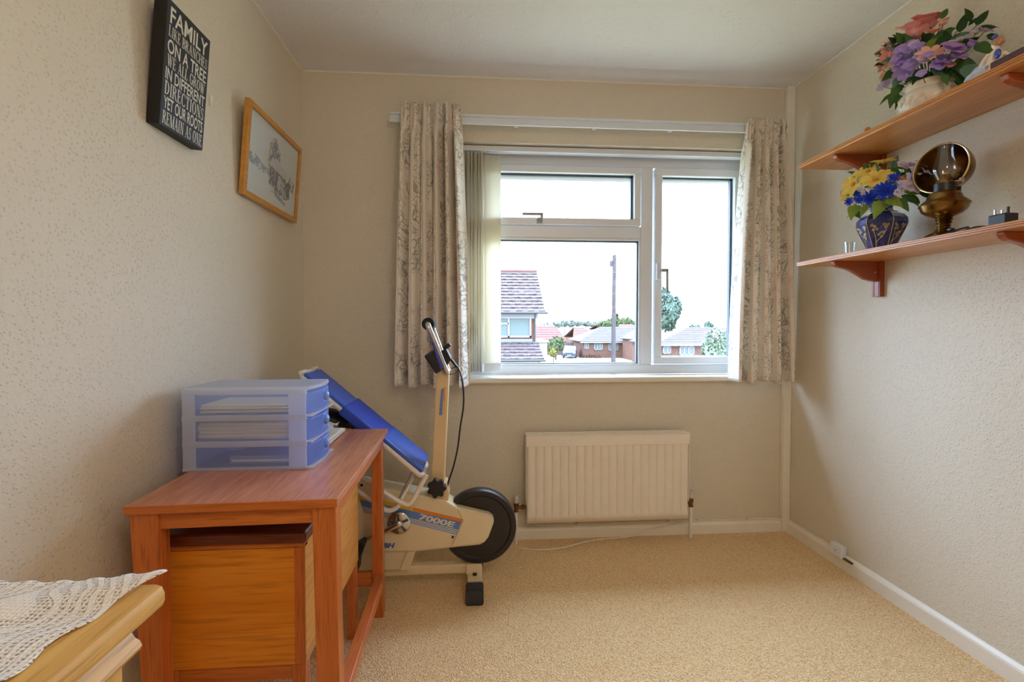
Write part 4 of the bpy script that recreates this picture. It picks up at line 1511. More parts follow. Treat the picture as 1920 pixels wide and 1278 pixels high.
# ------------------------------------------------------------------ small clear glass
g = MB().shell([(.0, .0), (.017, .0), (.0215, .052)], 28).shell([(.0, .006), (.0155, .006), (.020, .052)], 28)
gl = g.build('shot_glass', glassy('clear_tumbler_glass', (.93, .95, .95, 1), .10, .03), smooth=True, local=True)
gl.location = (1.505, 1.825, Z1)
tag(gl, 'small empty clear glass at the end of the lower shelf', 'glass')


# ------------------------------------------------------------------ flowers
def petal_mesh(name, m, l=1.0, w=.5, cup=.25, tip=.5, curl=0.0, nu=4, nv=6):
    """one petal along +X, root at the origin"""
    def fn(u, v):
        s_ = v
        wid = w * (math.sin(math.pi * min(1, s_ ** tip)) ** (.6 if tip > 1 else .85) if s_ < 1 else .06) * .5
        if s_ == 0:
            wid = w * .10
        a = (u - .5) * 2
        return (l * s_, a * wid, cup * l * (s_ ** 2) + .25 * wid * a * a - curl * l * s_ ** 4)
    mb = MB().grid(fn, nu, nv)
    me = bpy.data.meshes.new(name)
    me.from_pydata([tuple(p) for p in mb.v], [], mb.f)
    me.polygons.foreach_set('use_smooth', [True] * len(me.polygons))
    me.materials.append(m)
    return me


def fabric(name, c, c2=None, var=.15):
    m = plain(name, c, .75, var=var, vs_=60, spec=.2)
    nt = m.node_tree
    b = nt.nodes['Principled BSDF']
    tl = N(nt, 'ShaderNodeBsdfTranslucent')
    nt.links.new(b.inputs['Base Color'].links[0].from_socket, tl.inputs['Color'])
    mx = N(nt, 'ShaderNodeMixShader')
    mx.inputs[0].default_value = .25
    nt.links.new(b.outputs[0], mx.inputs[1])
    nt.links.new(tl.outputs[0], mx.inputs[2])
    nt.links.new(mx.outputs[0], nt.nodes['Material Output'].inputs['Surface'])
    return m


F_PINK, F_PEACH, F_BLUSH = fabric('rose_pink_petal', rgb(238, 162, 156)), fabric('peach_petal', rgb(240, 186, 164)), fabric('blush_petal', rgb(240, 206, 196))
F_PURP, F_LILAC, F_MAUVE = fabric('violet_petal', rgb(178, 152, 220)), fabric('pale_lilac_petal', rgb(206, 190, 226)), fabric('mauve_petal', rgb(186, 150, 206))
F_YEL, F_BLUE, F_WHITE = fabric('yellow_petal', rgb(240, 214, 110)), fabric('cornflower_blue_petal', rgb(44, 72, 196)), fabric('lilac_white_petal', rgb(214, 200, 214))
F_ORANGE, F_GOLD = fabric('orange_stamen', rgb(222, 150, 54)), fabric('green_gold_stamen', rgb(180, 168, 70))
L_DARK, L_MID, L_LIME, L_GREY = fabric('dark_green_leaf', rgb(48, 76, 42)), fabric('mid_green_leaf', rgb(78, 112, 60)), fabric('lime_green_leaf', rgb(136, 156, 66)), fabric('grey_green_leaf', rgb(98, 132, 108))
F_STEM = plain('green_stem', rgb(84, 112, 60), .6)
P_ROUND = {}


def pm(kind, m):
    k = (kind, m.name)
    if k not in P_ROUND:
        sp = dict(daisy=(1.0, .50, .12, 1.3, .1), broad=(1.0, .95, .22, 1.6, .15), rose=(1.0, 1.25, .45, 1.6, .35), thin=(1.0, .26, .3, 1.2, .2), leaf=(1.0, .48, .05, .62, .18), narrow=(1.0, .26, .05, .6, .2), ivy=(1.0, .64, .05, .55, .2))[kind]
        P_ROUND[k] = petal_mesh('leaf' if kind in ('leaf', 'narrow', 'ivy') else 'petal', m, *sp)
    return P_ROUND[k]


def blossom(par, pos, face, r, kind, m, n_, mc, name='flower', layers=1, seed=0, heart=.22, root=None):
    """flower heart with its petals; face is where it looks"""
    rr_ = random.Random(seed)
    if kind == 'rose':
        hb2 = MB()
        hb2.grid(lambda u, v: tuple(Vector((math.cos(6.2832 * u) * math.sin(3.1416 * v), math.sin(6.2832 * u) * math.sin(3.1416 * v), .25 - .75 * math.cos(3.1416 * v))) * r * .52 * (1 + .12 * math.sin(6.2832 * u * 7 + 5 * v) * math.sin(3.1416 * v))), 28, 10)
        h = hb2.build(name, mc, par, smooth=True, local=True)
    else:
        h = MB().ball((0, 0, 0), r * heart, r * heart, r * heart * .6, 10, 6).build(name, mc, par, smooth=True, local=True)
    F_ = aim(pos, face) @ Matrix.Rotation(math.pi / 2, 4, 'Y')
    h.matrix_local = F_
    me = pm(kind, m)
    for L_ in range(layers):
        rs = r * (1 - .26 * L_)
        for k in range(n_ if L_ == 0 else max(4, n_ - L_)):
            a = 2 * math.pi * (k + .5 * L_) / (n_ if L_ == 0 else max(4, n_ - L_)) + rr_.uniform(-.12, .12)
            tl_ = -((.45 + .30 * L_) if kind == 'rose' else (.10 + .28 * L_)) + rr_.uniform(-.1, .1)
            M_ = Matrix.Rotation(a, 4, 'Z') @ Matrix.Rotation(tl_, 4, 'Y') @ Matrix.Scale(rs * rr_.uniform(.92, 1.06), 4)
            piece('petal', me, h, M_)
    if root is not None:
        mid = (Vector(root) + Vector(pos)) * .5 + Vector((0, 0, -.01))
        MB().tube(bez([root, mid, Vector(pos) - Vector(face).normalized() * r * .1], 4), .0013, 5).build('stem', F_STEM, par, local=True)
    return h


def leaf(par, pos, d, size, kind, m, up=(0, 0, 1)):
    return piece('leaf', pm(kind, m), par, aim(pos, d, up) @ Matrix.Scale(size, 4))


TW = -FW                                     # from the shelf towards the room's middle
TWH = Vector((-math.sin(rad(45)), -math.cos(rad(45)), 0))


class Bunch:
    def __init__(s, par, cpx, cpy, base, scale):
        s.par, s.cx, s.cy, s.sc, s.base = par, cpx, cpy, scale, Vector(base)

    def p(s, px, py, dep):
        """offset from the vase mouth: right, up and towards the room"""
        r = FW + RT * ((px - 960) / FOC) - UP * ((py - 628.75) / FOC)
        q = EYEP + r * ((ORG[s.par.name].x - dep + .015) / r.x)
        return q - ORG[s.par.name]


# ------------------------------------------------------------------ white pot on the upper shelf
M_POT = plain('glazed_off_white_pot', rgb(226, 216, 198), .28, var=.10, vs_=26)
pot = thing('flower_pot', 'off white glazed round pot on the upper shelf', 'pot', (1.565, 1.555, Z2))
MB().lathe([(.052, 0), (.070, .007), (.086, .028), (.092, .050), (.090, .068), (.080, .082), (.074, .088), (.076, .094), (.084, .099), (.086, .105), (.082, .109), (.074, .107), (.068, .100), (.068, .09), (.076, .068), (.076, .04), (.05, .016), (0, .014)], 40).build('bowl', M_POT, pot, smooth=True, local=True)
for a in range(5):
    w = math.pi + a * .33 - .1
    M_ = Matrix.Rotation(w, 4, 'Z')
    q = MB()
    for k in range(3):
        q.add([(.0935, -.016 + k * .009, .03 + .008 * k), (.0945, -.010 + k * .009, .038 + .008 * k), (.0952, -.012 + k * .008, .048 + .008 * k), (.0945, -.018 + k * .009, .042 + .008 * k)], [(0, 1, 2, 3)], M_)
    q.build('painted_petal', plain('washed_pink_glaze', rgb(222, 196, 176), .3), pot, local=True)
BQ = thing('flower_bouquet', 'artificial bouquet of pink, peach and violet flowers in the white pot', 'flowers', (1.565, 1.555, Z2 + .100))
B = Bunch(BQ, 1741, 152, (0, 0, 0), 531)
foam = MB().lathe([(.055, -.03), (.066, -.01), (.05, .012), (0, .02)], 16).build('foam_block', plain('dark_green_foam', rgb(44, 58, 36), .9), BQ, smooth=True, local=True)
face0 = Vector((-.62, -.68, .30))
root0 = (0, 0, .0)


def fc(px, py, k=.010):
    """outward facing direction of a bloom in a rounded bunch"""
    return (face0 + RT * (px - 1741) * k + Vector((0, 0, 1)) * (140 - py) * k * .7)


for i, (px, py, dep, r, kind, m, n_, mc, ly, fx_) in enumerate([
        (1722, 62, .02, 38, 'rose', F_PINK, 7, F_PINK, 4, (-.30, -.30, 1.0)),
        (1736, 50, .0, 30, 'rose', F_PINK, 7, F_PINK, 3, (-.1, -.3, 1.0)),
        (1750, 60, .04, 16, 'broad', F_PEACH, 6, F_PINK, 2, (-.3, -.5, .9)),
        (1746, 100, .10, 23, 'daisy', F_PEACH, 7, F_ORANGE, 1, None),
        (1768, 44, .02, 12, 'rose', F_BLUSH, 5, F_PEACH, 2, (-.2, -.3, 1)),
        (1668, 92, .04, 15, 'broad', F_PEACH, 5, F_PINK, 2, None),
        (1664, 108, .05, 15, 'broad', F_PINK, 5, F_GOLD, 2, None),
        (1682, 80, .02, 13, 'broad', F_PEACH, 5, F_ORANGE, 1, None),
        (1655, 120, .05, 11, 'broad', F_PINK, 5, F_GOLD, 1, None),
        (1680, 118, .06, 14, 'broad', F_BLUSH, 5, F_GOLD, 1, None),
        (1660, 142, .04, 10, 'broad', F_PEACH, 5, F_GOLD, 1, None),
        (1652, 100, .02, 10, 'broad', F_BLUSH, 5, F_GOLD, 1, None),
        (1694, 72, .04, 11, 'broad', F_LILAC, 5, F_WHITE, 1, None),
        (1702, 88, .07, 14, 'broad', F_PURP, 5, F_WHITE, 1, None),
        (1700, 106, .09, 17, 'broad', F_PURP, 5, F_LILAC, 1, None),
        (1718, 94, .08, 16, 'broad', F_PURP, 5, F_LILAC, 1, None),
        (1692, 124, .09, 16, 'broad', F_PURP, 5, F_LILAC, 1, None),
        (1712, 120, .10, 16, 'broad', F_PURP, 5, F_LILAC, 1, None),
        (1702, 140, .10, 15, 'broad', F_PURP, 5, F_WHITE, 1, None),
        (1686, 138, .08, 12, 'broad', F_LILAC, 5, F_WHITE, 1, None),
        (1725, 112, .06, 13, 'broad', F_MAUVE, 5, F_LILAC, 1, None),
        (1666, 155, .05, 11, 'broad', F_LILAC, 5, F_WHITE, 1, None),
        (1654, 163, .05, 10, 'broad', F_LILAC, 5, F_WHITE, 1, None),
        (1786, 92, .08, 20, 'broad', F_MAUVE, 6, F_PURP, 2, None),
        (1772, 112, .07, 15, 'broad', F_PURP, 5, F_LILAC, 1, None),
        (1760, 122, .08, 14, 'broad', F_PURP, 5, F_LILAC, 1, None),
        (1800, 76, .05, 18, 'daisy', F_LILAC, 6, F_GOLD, 1, (-.4, -.4, .8)),
        (1797, 106, .06, 14, 'broad', F_MAUVE, 5, F_PURP, 1, None),
        (1820, 84, .05, 11, 'rose', F_PURP, 5, F_PURP, 2, None),
        (1830, 62, .04, 16, 'daisy', F_LILAC, 6, F_GOLD, 1, (-.1, -.5, .7)),
        (1846, 58, .02, 15, 'daisy', F_LILAC, 6, F_GOLD, 1, (.2, -.5, .8)),
        (1780, 122, .06, 10, 'broad', F_PINK, 5, F_MAUVE, 1, None)]):
    f_ = Vector(fx_) if fx_ else fc(px, py)
    blossom(BQ, B.p(px, py, dep), f_, r / 531, kind, m, n_, mc, layers=ly, seed=i, root=root0)
rl = random.Random(21)
for px, py, dep, L_, kind, m, ddx, ddy in [
        (1765, 36, 0, 24, 'leaf', L_MID, .5, 1), (1800, 60, .02, 30, 'leaf', L_DARK, .3, 1), (1816, 48, 0, 26, 'narrow', L_DARK, .9, .8), (1820, 40, 0, 24, 'leaf', L_DARK, -.5, 1),
        (1832, 48, 0, 30, 'leaf', L_DARK, .7, 1), (1836, 58, 0, 40, 'leaf', L_DARK, 1, .35), (1850, 66, 0, 22, 'leaf', L_DARK, 1, -.5), (1790, 52, .02, 28, 'narrow', L_DARK, -1, -.4),
        (1778, 66, .04, 34, 'leaf', L_DARK, -.8, -.7), (1828, 84, .02, 34, 'ivy', L_MID, .8, -.6), (1812, 122, .04, 36, 'ivy', L_GREY, .3, -1), (1802, 110, .03, 34, 'leaf', L_MID, .2, -1),
        (1742, 76, .05, 28, 'ivy', L_LIME, .4, -.6), (1758, 78, .04, 28, 'leaf', L_MID, .6, .3), (1730, 70, .02, 22, 'leaf', L_GREY, .1, -1), (1716, 78, .03, 20, 'leaf', L_MID, -.4, -.8),
        (1730, 128, .08, 36, 'leaf', L_DARK, -.5, -.8), (1745, 132, .09, 30, 'ivy', L_GREY, .7, -.2), (1756, 136, .08, 28, 'leaf', L_GREY, .9, -.1), (1718, 144, .09, 30, 'leaf', L_DARK, -.9, -.6),
        (1692, 146, .08, 32, 'ivy', L_GREY, -.6, -.7), (1688, 158, .09, 40, 'leaf', L_MID, -.5, -1), (1678, 172, .09, 36, 'leaf', L_MID, -.25, -1), (1672, 176, .08, 32, 'narrow', L_MID, -1, -.9),
        (1684, 178, .09, 30, 'leaf', L_MID, .2, -1), (1684, 190, .09, 20, 'narrow', L_DARK, -.3, -1), (1665, 148, .05, 20, 'narrow', L_GREY, -.8, -.4), (1796, 140, .05, 26, 'leaf', L_DARK, .5, -1),
        (1790, 150, .03, 20, 'narrow', L_DARK, .8, -.9), (1770, 140, .07, 22, 'leaf', L_MID, .3, -1), (1745, 110, .03, 30, 'leaf', L_DARK, .5, -.7), (1710, 112, .02, 30, 'leaf', L_MID, -.5, .5),
        (1780, 88, .02, 30, 'leaf', L_DARK, -.3, .9), (1760, 92, .01, 30, 'leaf', L_DARK, .2, 1), (1688, 96, .01, 24, 'leaf', L_MID, -.7, .5), (1774, 128, .05, 24, 'ivy', L_DARK, .2, -1)]:
    d_ = RT * ddx + Vector((0, 0, 1)) * ddy + TWH * rl.uniform(-.1, .5)
    leaf(BQ, B.p(px, py, dep), d_, L_ / 531, kind, m, up=TWH + Vector((0, 0, .4)) + RT * rl.uniform(-.4, .4))
rf = random.Random(77)
for k in range(34):
    a = rf.uniform(0, 6.28)
    q = rf.uniform(.1, 1) ** .5
    px, py = 1738 + 78 * q * math.cos(a), 112 + 42 * q * math.sin(a)
    d_ = RT * math.cos(a) - Vector((0, 0, 1)) * math.sin(a) * .9 + TWH * rf.uniform(0, .4)
    leaf(BQ, B.p(px, py, rf.uniform(-.01, .05)), d_, rf.uniform(24, 38) / 531, rf.choice(['leaf', 'leaf', 'ivy']), rf.choice([L_DARK, L_MID, L_MID, L_GREY]), up=TWH + Vector((0, 0, .3)) + RT * rf.uniform(-.5, .5))
for k in range(16):
    a, q = rf.uniform(0, 6.28), rf.uniform(.2, 1) ** .5
    px, py = 1672 + 26 * q * math.cos(a), 108 + 36 * q * math.sin(a)
    blossom(BQ, B.p(px, py, rf.uniform(.03, .07)), fc(px, py), rf.uniform(6, 10) / 531, 'broad', rf.choice([F_PEACH, F_BLUSH, F_PINK, F_LILAC]), 5, F_GOLD, seed=300 + k, root=root0)
for k in range(12):
    a, q = rf.uniform(0, 6.28), rf.uniform(.2, 1) ** .5
    px, py = 1712 + 34 * q * math.cos(a), 112 + 30 * q * math.sin(a)
    blossom(BQ, B.p(px, py, rf.uniform(.10, .125)), fc(px, py), rf.uniform(7, 11) / 531, 'broad', rf.choice([F_PURP, F_LILAC, F_LILAC, F_PURP]), 5, F_WHITE, seed=400 + k, root=root0)
for px, py in ((1834, 45), (1800, 50), (1680, 165), (1765, 35), (1655, 150)):
    MB().tube(bez([root0, B.p((px + 1741) / 2, (py + 150) / 2 - 4, .03), B.p(px, py, .02)], 5), .0016, 5).build('stem', F_STEM, BQ, local=True)

# ------------------------------------------------------------------ blue vase on the lower shelf
def vase_mat():
    m, nt, b = nodes('blue_glazed_vase')
    v = coords(nt)
    a = N(nt, 'ShaderNodeTexNoise', Scale=45.0, Detail=4.0, Roughness=.7)
    nt.links.new(v, a.inputs['Vector'])
    nt.links.new(ramp(nt, a.outputs['Fac'], [(.35, rgb(26, 32, 92)), (.6, rgb(52, 66, 142)), (.75, rgb(104, 124, 186))]), b.inputs['Base Color'])
    b.inputs['Roughness'].default_value = .16
    b.inputs['Coat Weight'].default_value = .5
    return m


M_GILT = plain('gilt_line', rgb(206, 186, 132), .35, .3)
vz = thing('vase', 'hexagonal dark blue vase with gilt blossom pattern on the lower shelf', 'vase', (1.548, 1.725, Z1))
VR = [(.038, 0), (.040, .004), (.053, .035), (.072, .078), (.080, .102), (.078, .120), (.066, .135), (.047, .147), (.038, .152), (.034, .160), (.036, .174), (.045, .192), (.047, .196), (.042, .196), (.031, .174), (.029, .158), (.03, .14), (0, .13)]
vrot = rad(15)
MB().lathe(VR, 6, M=Matrix.Rotation(vrot, 4, 'Z')).build('body', vase_mat(), vz, local=True, bevel=.003)
gp = MB()
for k in range(6):
    w = vrot + 2 * math.pi * k / 6
    gp.tube([(r_ * math.cos(w) * 1.005, r_ * math.sin(w) * 1.005, z_) for r_, z_ in VR[1:7]], .0012, 5)
gp.tube([(.0475 * math.cos(vrot + 2 * math.pi * k / 6), .0475 * math.sin(vrot + 2 * math.pi * k / 6), .1475) for k in range(6)], .0014, 5, True)
gp.build('gilt_edge', M_GILT, vz, local=True)


def vface(k, s_, z):
    """point on the flat side k of the vase, s_ -1..1 across"""
    for i in range(len(VR) - 1):
        if VR[i][1] <= z <= VR[i + 1][1]:
            t = (z - VR[i][1]) / (VR[i + 1][1] - VR[i][1])
            r_ = VR[i][0] * (1 - t) + VR[i + 1][0] * t
            break
    a, b = vrot + 2 * math.pi * k / 6, vrot + 2 * math.pi * (k + 1) / 6
    p0, p1 = Vector((math.cos(a), math.sin(a), 0)) * r_, Vector((math.cos(b), math.sin(b), 0)) * r_
    q = p0.lerp(p1, (s_ + 1) / 2)
    nn = Vector((math.cos((a + b) / 2), math.sin((a + b) / 2), 0))
    return q + nn * .0008 + Vector((0, 0, z))


for k in range(6):
    pt = MB()
    rr_ = random.Random(k + 30)
    br = [(-.55, .006), (-.5, .022), (-.35, .035), (.0, .044), (.35, .058), (.55, .075)]
    pt.tube(bez([vface(k, *q) for q in br], 4), .0016, 5)
    pt.tube(bez([vface(k, *q) for q in ((-.5, .022), (-.45, .05), (-.55, .075), (-.4, .09))], 4), .0012, 5)
    for (s_, z_) in ((-.4, .088), (-.55, .076), (-.1, .058), (.1, .064), (.3, .066), (.5, .082), (.62, .090), (.35, .092), (-.25, .078), (.15, .05), (-.62, .092)):
        for w in range(5):
            a = 2 * math.pi * w / 5
            pt.ball(vface(k, s_ + .09 * math.cos(a), min(.11, z_ + .0034 * math.sin(a))), .0021, nu=5, nv=4)
    pt.build('gilt_blossom', M_GILT, vz, local=True)
BV = thing('flower_bouquet', 'artificial bouquet of yellow, blue and lilac flowers in the blue vase', 'flowers', (1.548, 1.725, Z1 + .185))
B2 = Bunch(BV, 1656, 377, (0, 0, 0), 484)
root1 = (0, 0, -.03)


def fc2(px, py, k=.012):
    return Vector((-.66, -.70, .25)) + RT * (px - 1656) * k + Vector((0, 0, 1)) * (360 - py) * k * .7


for i, (px, py, dep, r, kind, m, n_, mc, ly, fx_) in enumerate([
        (1657, 304, .03, 22, 'daisy', F_YEL, 8, F_GOLD, 1, (-.2, -.3, 1)), (1628, 322, .05, 22, 'daisy', F_YEL, 8, F_ORANGE, 1, (-.7, -.4, .7)),
        (1642, 338, .09, 26, 'daisy', F_YEL, 9, F_ORANGE, 1, (-.6, -.5, .75)), (1600, 346, .06, 24, 'daisy', F_YEL, 8, F_ORANGE, 1, (-.95, -.4, .3)),
        (1656, 330, .06, 20, 'daisy', F_YEL, 8, F_ORANGE, 1, (-.3, -.6, .7)), (1590, 366, .04, 15, 'daisy', F_YEL, 7, F_GOLD, 1, None),
        (1676, 334, .09, 12, 'thin', F_BLUE, 12, F_BLUE, 2, None), (1660, 357, .11, 19, 'thin', F_BLUE, 16, F_BLUE, 3, None), (1631, 371, .09, 15, 'thin', F_BLUE, 14, F_BLUE, 3, None),
        (1612, 373, .07, 11, 'thin', F_BLUE, 12, F_BLUE, 2, None), (1593, 378, .05, 10, 'thin', F_BLUE, 12, F_BLUE, 2, None), (1606, 362, .05, 8, 'thin', F_BLUE, 10, F_BLUE, 2, None), (1583, 360, .02, 7, 'thin', F_BLUE, 10, F_BLUE, 2, None), (1675, 362, .08, 12, 'thin', F_BLUE, 12, F_BLUE, 2, None),
        (1615, 354, .06, 7, 'broad', F_WHITE, 5, F_WHITE, 1, None), (1634, 352, .07, 6, 'broad', F_WHITE, 5, F_WHITE, 1, None), (1620, 362, .07, 6, 'broad', F_WHITE, 5, F_WHITE, 1, None),
        (1695, 312, .03, 13, 'broad', F_WHITE, 5, F_LILAC, 2, None), (1710, 312, .02, 12, 'broad', F_LILAC, 5, F_WHITE, 2, None), (1725, 308, .02, 12, 'broad', F_WHITE, 5, F_LILAC, 2, None),
        (1734, 322, .02, 11, 'broad', F_LILAC, 5, F_WHITE, 1, None), (1716, 322, .04, 12, 'broad', F_WHITE, 5, F_LILAC, 1, None), (1708, 334, .05, 12, 'broad', F_WHITE, 5, F_LILAC, 1, None), (1702, 350, .07, 14, 'broad', F_WHITE, 5, F_LILAC, 1, None),
        (1692, 348, .07, 11, 'broad', F_LILAC, 5, F_WHITE, 1, None), (1714, 354, .05, 11, 'broad', F_WHITE, 5, F_LILAC, 1, None), (1684, 362, .09, 8, 'broad', F_WHITE, 5, F_LILAC, 1, None), (1700, 344, .04, 10, 'broad', F_ORANGE, 5, F_GOLD, 1, None), (1688, 340, .05, 10, 'broad', F_ORANGE, 5, F_GOLD, 1, None)]):
    f_ = Vector(fx_) if fx_ else fc2(px, py)
    blossom(BV, B2.p(px, py, dep), f_, r / 484, kind, m, n_, mc, layers=ly, seed=100 + i, root=root1)
for px, py, dep, L_, kind, m, ddx, ddy in [
        (1650, 314, .03, 20, 'ivy', L_GREY, -.2, -1), (1664, 314, .03, 22, 'leaf', L_MID, .5, -.8), (1682, 316, .02, 20, 'ivy', L_MID, .6, .2), (1734, 306, .01, 18, 'leaf', L_DARK, .2, 1),
        (1670, 318, .04, 26, 'leaf', L_MID, .8, -.3), (1640, 350, .06, 26, 'leaf', L_LIME, .3, -.8), (1652, 346, .08, 26, 'leaf', L_LIME, .9, .4), (1620, 336, .03, 20, 'leaf', L_GREY, -.6, -.4),
        (1652, 376, .10, 34, 'ivy', L_LIME, -.35, -1), (1662, 372, .10, 30, 'ivy', L_LIME, .5, -.3), (1605, 384, .06, 34, 'ivy', L_LIME, -.3, -1), (1626, 384, .07, 26, 'leaf', L_LIME, -.5, -.9),
        (1600, 392, .05, 22, 'ivy', L_MID, .7, -.9), (1690, 368, .07, 30, 'leaf', L_MID, .9, -.35), (1684, 372, .08, 28, 'leaf', L_MID, .5, -.6), (1696, 360, .05, 32, 'leaf', L_LIME, 1, -.05),
        (1704, 368, .05, 24, 'leaf', L_MID, .9, -.5), (1722, 342, .02, 26, 'ivy', L_DARK, .6, -.5), (1722, 356, .03, 28, 'leaf', L_DARK, .9, -.5), (1728, 334, .01, 24, 'ivy', L_DARK, .8, .2),
        (1676, 350, .04, 26, 'leaf', L_LIME, .6, .6), (1615, 345, .03, 22, 'leaf', L_MID, -.5, .6), (1642, 320, .02, 22, 'leaf', L_MID, -.4, .6), (1706, 330, .01, 28, 'leaf', L_MID, .3, .7)]:
    d_ = RT * ddx + Vector((0, 0, 1)) * ddy + TWH * rl.uniform(-.1, .5)
    leaf(BV, B2.p(px, py, dep), d_, L_ / 484, kind, m, up=TWH + Vector((0, 0, .4)) + RT * rl.uniform(-.4, .4))
for k in range(22):
    a = rf.uniform(0, 6.28)
    q = rf.uniform(.1, 1) ** .5
    px, py = 1660 + 62 * q * math.cos(a), 345 + 28 * q * math.sin(a)
    d_ = RT * math.cos(a) - Vector((0, 0, 1)) * math.sin(a) * .9 + TWH * rf.uniform(0, .4)
    leaf(BV, B2.p(px, py, rf.uniform(-.01, .05)), d_, rf.uniform(18, 28) / 484, rf.choice(['leaf', 'narrow', 'ivy']), rf.choice([L_DARK, L_MID, L_LIME, L_GREY]), up=TWH + Vector((0, 0, .3)) + RT * rf.uniform(-.5, .5))
MB().tube(bez([root1, B2.p(1612, 385, .05), B2.p(1588, 408, .05)], 5), .0012, 5).build('stem', F_STEM, BV, local=True)

# ------------------------------------------------------------------ brass oil lamp
def brass_mat():
    m, nt, b = nodes('aged_brass')
    v = coords(nt)
    a = N(nt, 'ShaderNodeTexNoise', Scale=22.0, Detail=4.0)
    nt.links.new(v, a.inputs['Vector'])
    nt.links.new(ramp(nt, a.outputs['Fac'], [(.35, rgb(104, 76, 36)), (.65, rgb(160, 132, 78))]), b.inputs['Base Color'])
    b.inputs['Metallic'].default_value = .95
    b.inputs['Roughness'].default_value = .24
    return m


M_BRASS = brass_mat()
ol = thing('oil_lamp', 'antique brass oil lamp with round reflector and glass chimney', 'oil lamp', (1.515, 1.447, Z1))
MB().lathe([(.050, 0), (.052, .004), (.048, .010), (.030, .020), (.020, .030), (.016, .036), (.019, .040), (.016, .044), (.022, .050), (.018, .054), (.024, .060), (.020, .064), (.027, .070)], 40).build('foot', M_BRASS, ol, smooth=True, local=True)
MB().lathe([(.024, .068), (.046, .078), (.058, .090), (.063, .104), (.066, .108), (.063, .112), (.055, .120), (.046, .128), (.044, .136), (.038, .146), (.030, .150), (.026, .152), (.026, .166), (.020, .170)], 40).build('reservoir', M_BRASS, ol, smooth=True, local=True)
MB().lathe([(.022, .166), (.026, .170), (.026, .182), (.020, .190), (.017, .200), (.010, .206)], 24).build('burner', M_BRASS, ol, smooth=True, local=True)
face = Vector((-.80, -.60, .0)).normalized()
face = (Vector((-.965, -.26, .04))).normalized()
tang = Vector((face.y, -face.x, 0))
MB().cyl(tang * -.026 + Vector((0, 0, .176)), tang * -.046 + Vector((0, 0, .176)), .003, n=8).cyl(tang * -.044 + Vector((0, 0, .176)), tang * -.048 + Vector((0, 0, .176)), .010, n=14).build('wick_wheel', M_CHROME, ol, smooth=True, local=True)
MB().lathe([(.028, .150), (.028, .176), (.026, .176), (.026, .150)], 20).build('dark_collar', M_BLACK, ol, smooth=True, local=True)
chim = MB().shell([(.020, .176), (.021, .186), (.030, .205), (.033, .220), (.030, .240), (.022, .275), (.0205, .305)], 32).build('glass_chimney', glassy('clear_chimney_glass', (.95, .96, .96, 1), .10, .03), ol, smooth=True, local=True)
# reflector: deep round dish behind the chimney on a vertical stay
RC = Vector((.012, .028, .236))
Mr = aim(RC, face) @ Matrix.Rotation(math.pi / 2, 4, 'Y')
prof_o = [(.078 * math.cos(t), -.078 * 1.35 * math.sin(t)) for t in [rad(a) for a in range(0, 91, 9)]]
MB().shell(prof_o, 44, M=Mr).build('reflector', M_BRASS, ol, smooth=True, local=True, solid=.0018)
MB().tube([Mr @ Vector((.0785 * math.cos(2 * math.pi * k / 44), .0785 * math.sin(2 * math.pi * k / 44), 0)) for k in range(44)], .0026, 8, True).build('reflector_rim', plain('bright_brass', rgb(224, 206, 160), .2, .9), ol, smooth=True, local=True)
sb = MB()
Ms = aim(Vector((.040, .030, .108)), Vector((-.72, -.69, 0)))
sb.grid(lambda u, v: (-.010 + .006 * math.cos((u - .5) * 2.6), .036 * math.sin((u - .5) * 2.6), .075 * v), 10, 1, Ms)
sb.build('reflector_stay', M_BRASS, ol, smooth=True, local=True, solid=.0018)

# ------------------------------------------------------------------ plug with its lead
pg = thing('plug_adapter', 'black plug adapter with its pins up on the lower shelf', 'plug', (1.515, 1.272, Z1))
MB().box(-.020, .020, -.025, .025, .0, .038).build('case', M_BLACK, pg, bevel=.004, local=True)
for x, y, h in ((0, -.013, .020), (-.011, .012, .017), (.011, .012, .017)):
    MB().box(x - .003, x + .003, y - .0022, y + .0022, .037, .037 + h).build('pin', M_BLACK if h > .018 else M_CHROME, pg, bevel=.001, local=True)
ld = thing('adapter_lead', 'coiled black lead of the plug adapter lying on the lower shelf', 'cable', (1.50, 1.36, Z1))
MB().tube(bez([(1.508, 1.306, Z1 + .010), (1.495, 1.33, Z1 + .012), (1.486, 1.36, Z1 + .006), (1.484, 1.40, Z1 + .004), (1.500, 1.425, Z1 + .004), (1.520, 1.41, Z1 + .006), (1.51, 1.37, Z1 + .013), (1.492, 1.35, Z1 + .016), (1.480, 1.37, Z1 + .012), (1.476, 1.405, Z1 + .004), (1.478, 1.428, Z1 + .004)], 6), .0028, 8).build('cord', M_BLACK, ld, smooth=True)
MB().box(1.478, 1.492, 1.388, 1.402, Z1 + .014, Z1 + .022).build('connector', M_BLACK, ld, bevel=.002)

# ------------------------------------------------------------------ porcelain figurine, book and trinket on the upper shelf
M_PORC = plain('pale_porcelain', rgb(232, 218, 200), .22, var=.04)
M_PBLUE = plain('pale_blue_porcelain', rgb(196, 206, 226), .2, var=.08, vs_=40)
fg = thing('figurine', 'porcelain figurine of a reclining lady in pale blue with a blue ribbon', 'figurine', (1.53, 1.335, Z2), (0, 0, rad(-100)))
fg.scale = (1.2, 1.2, 1.2)
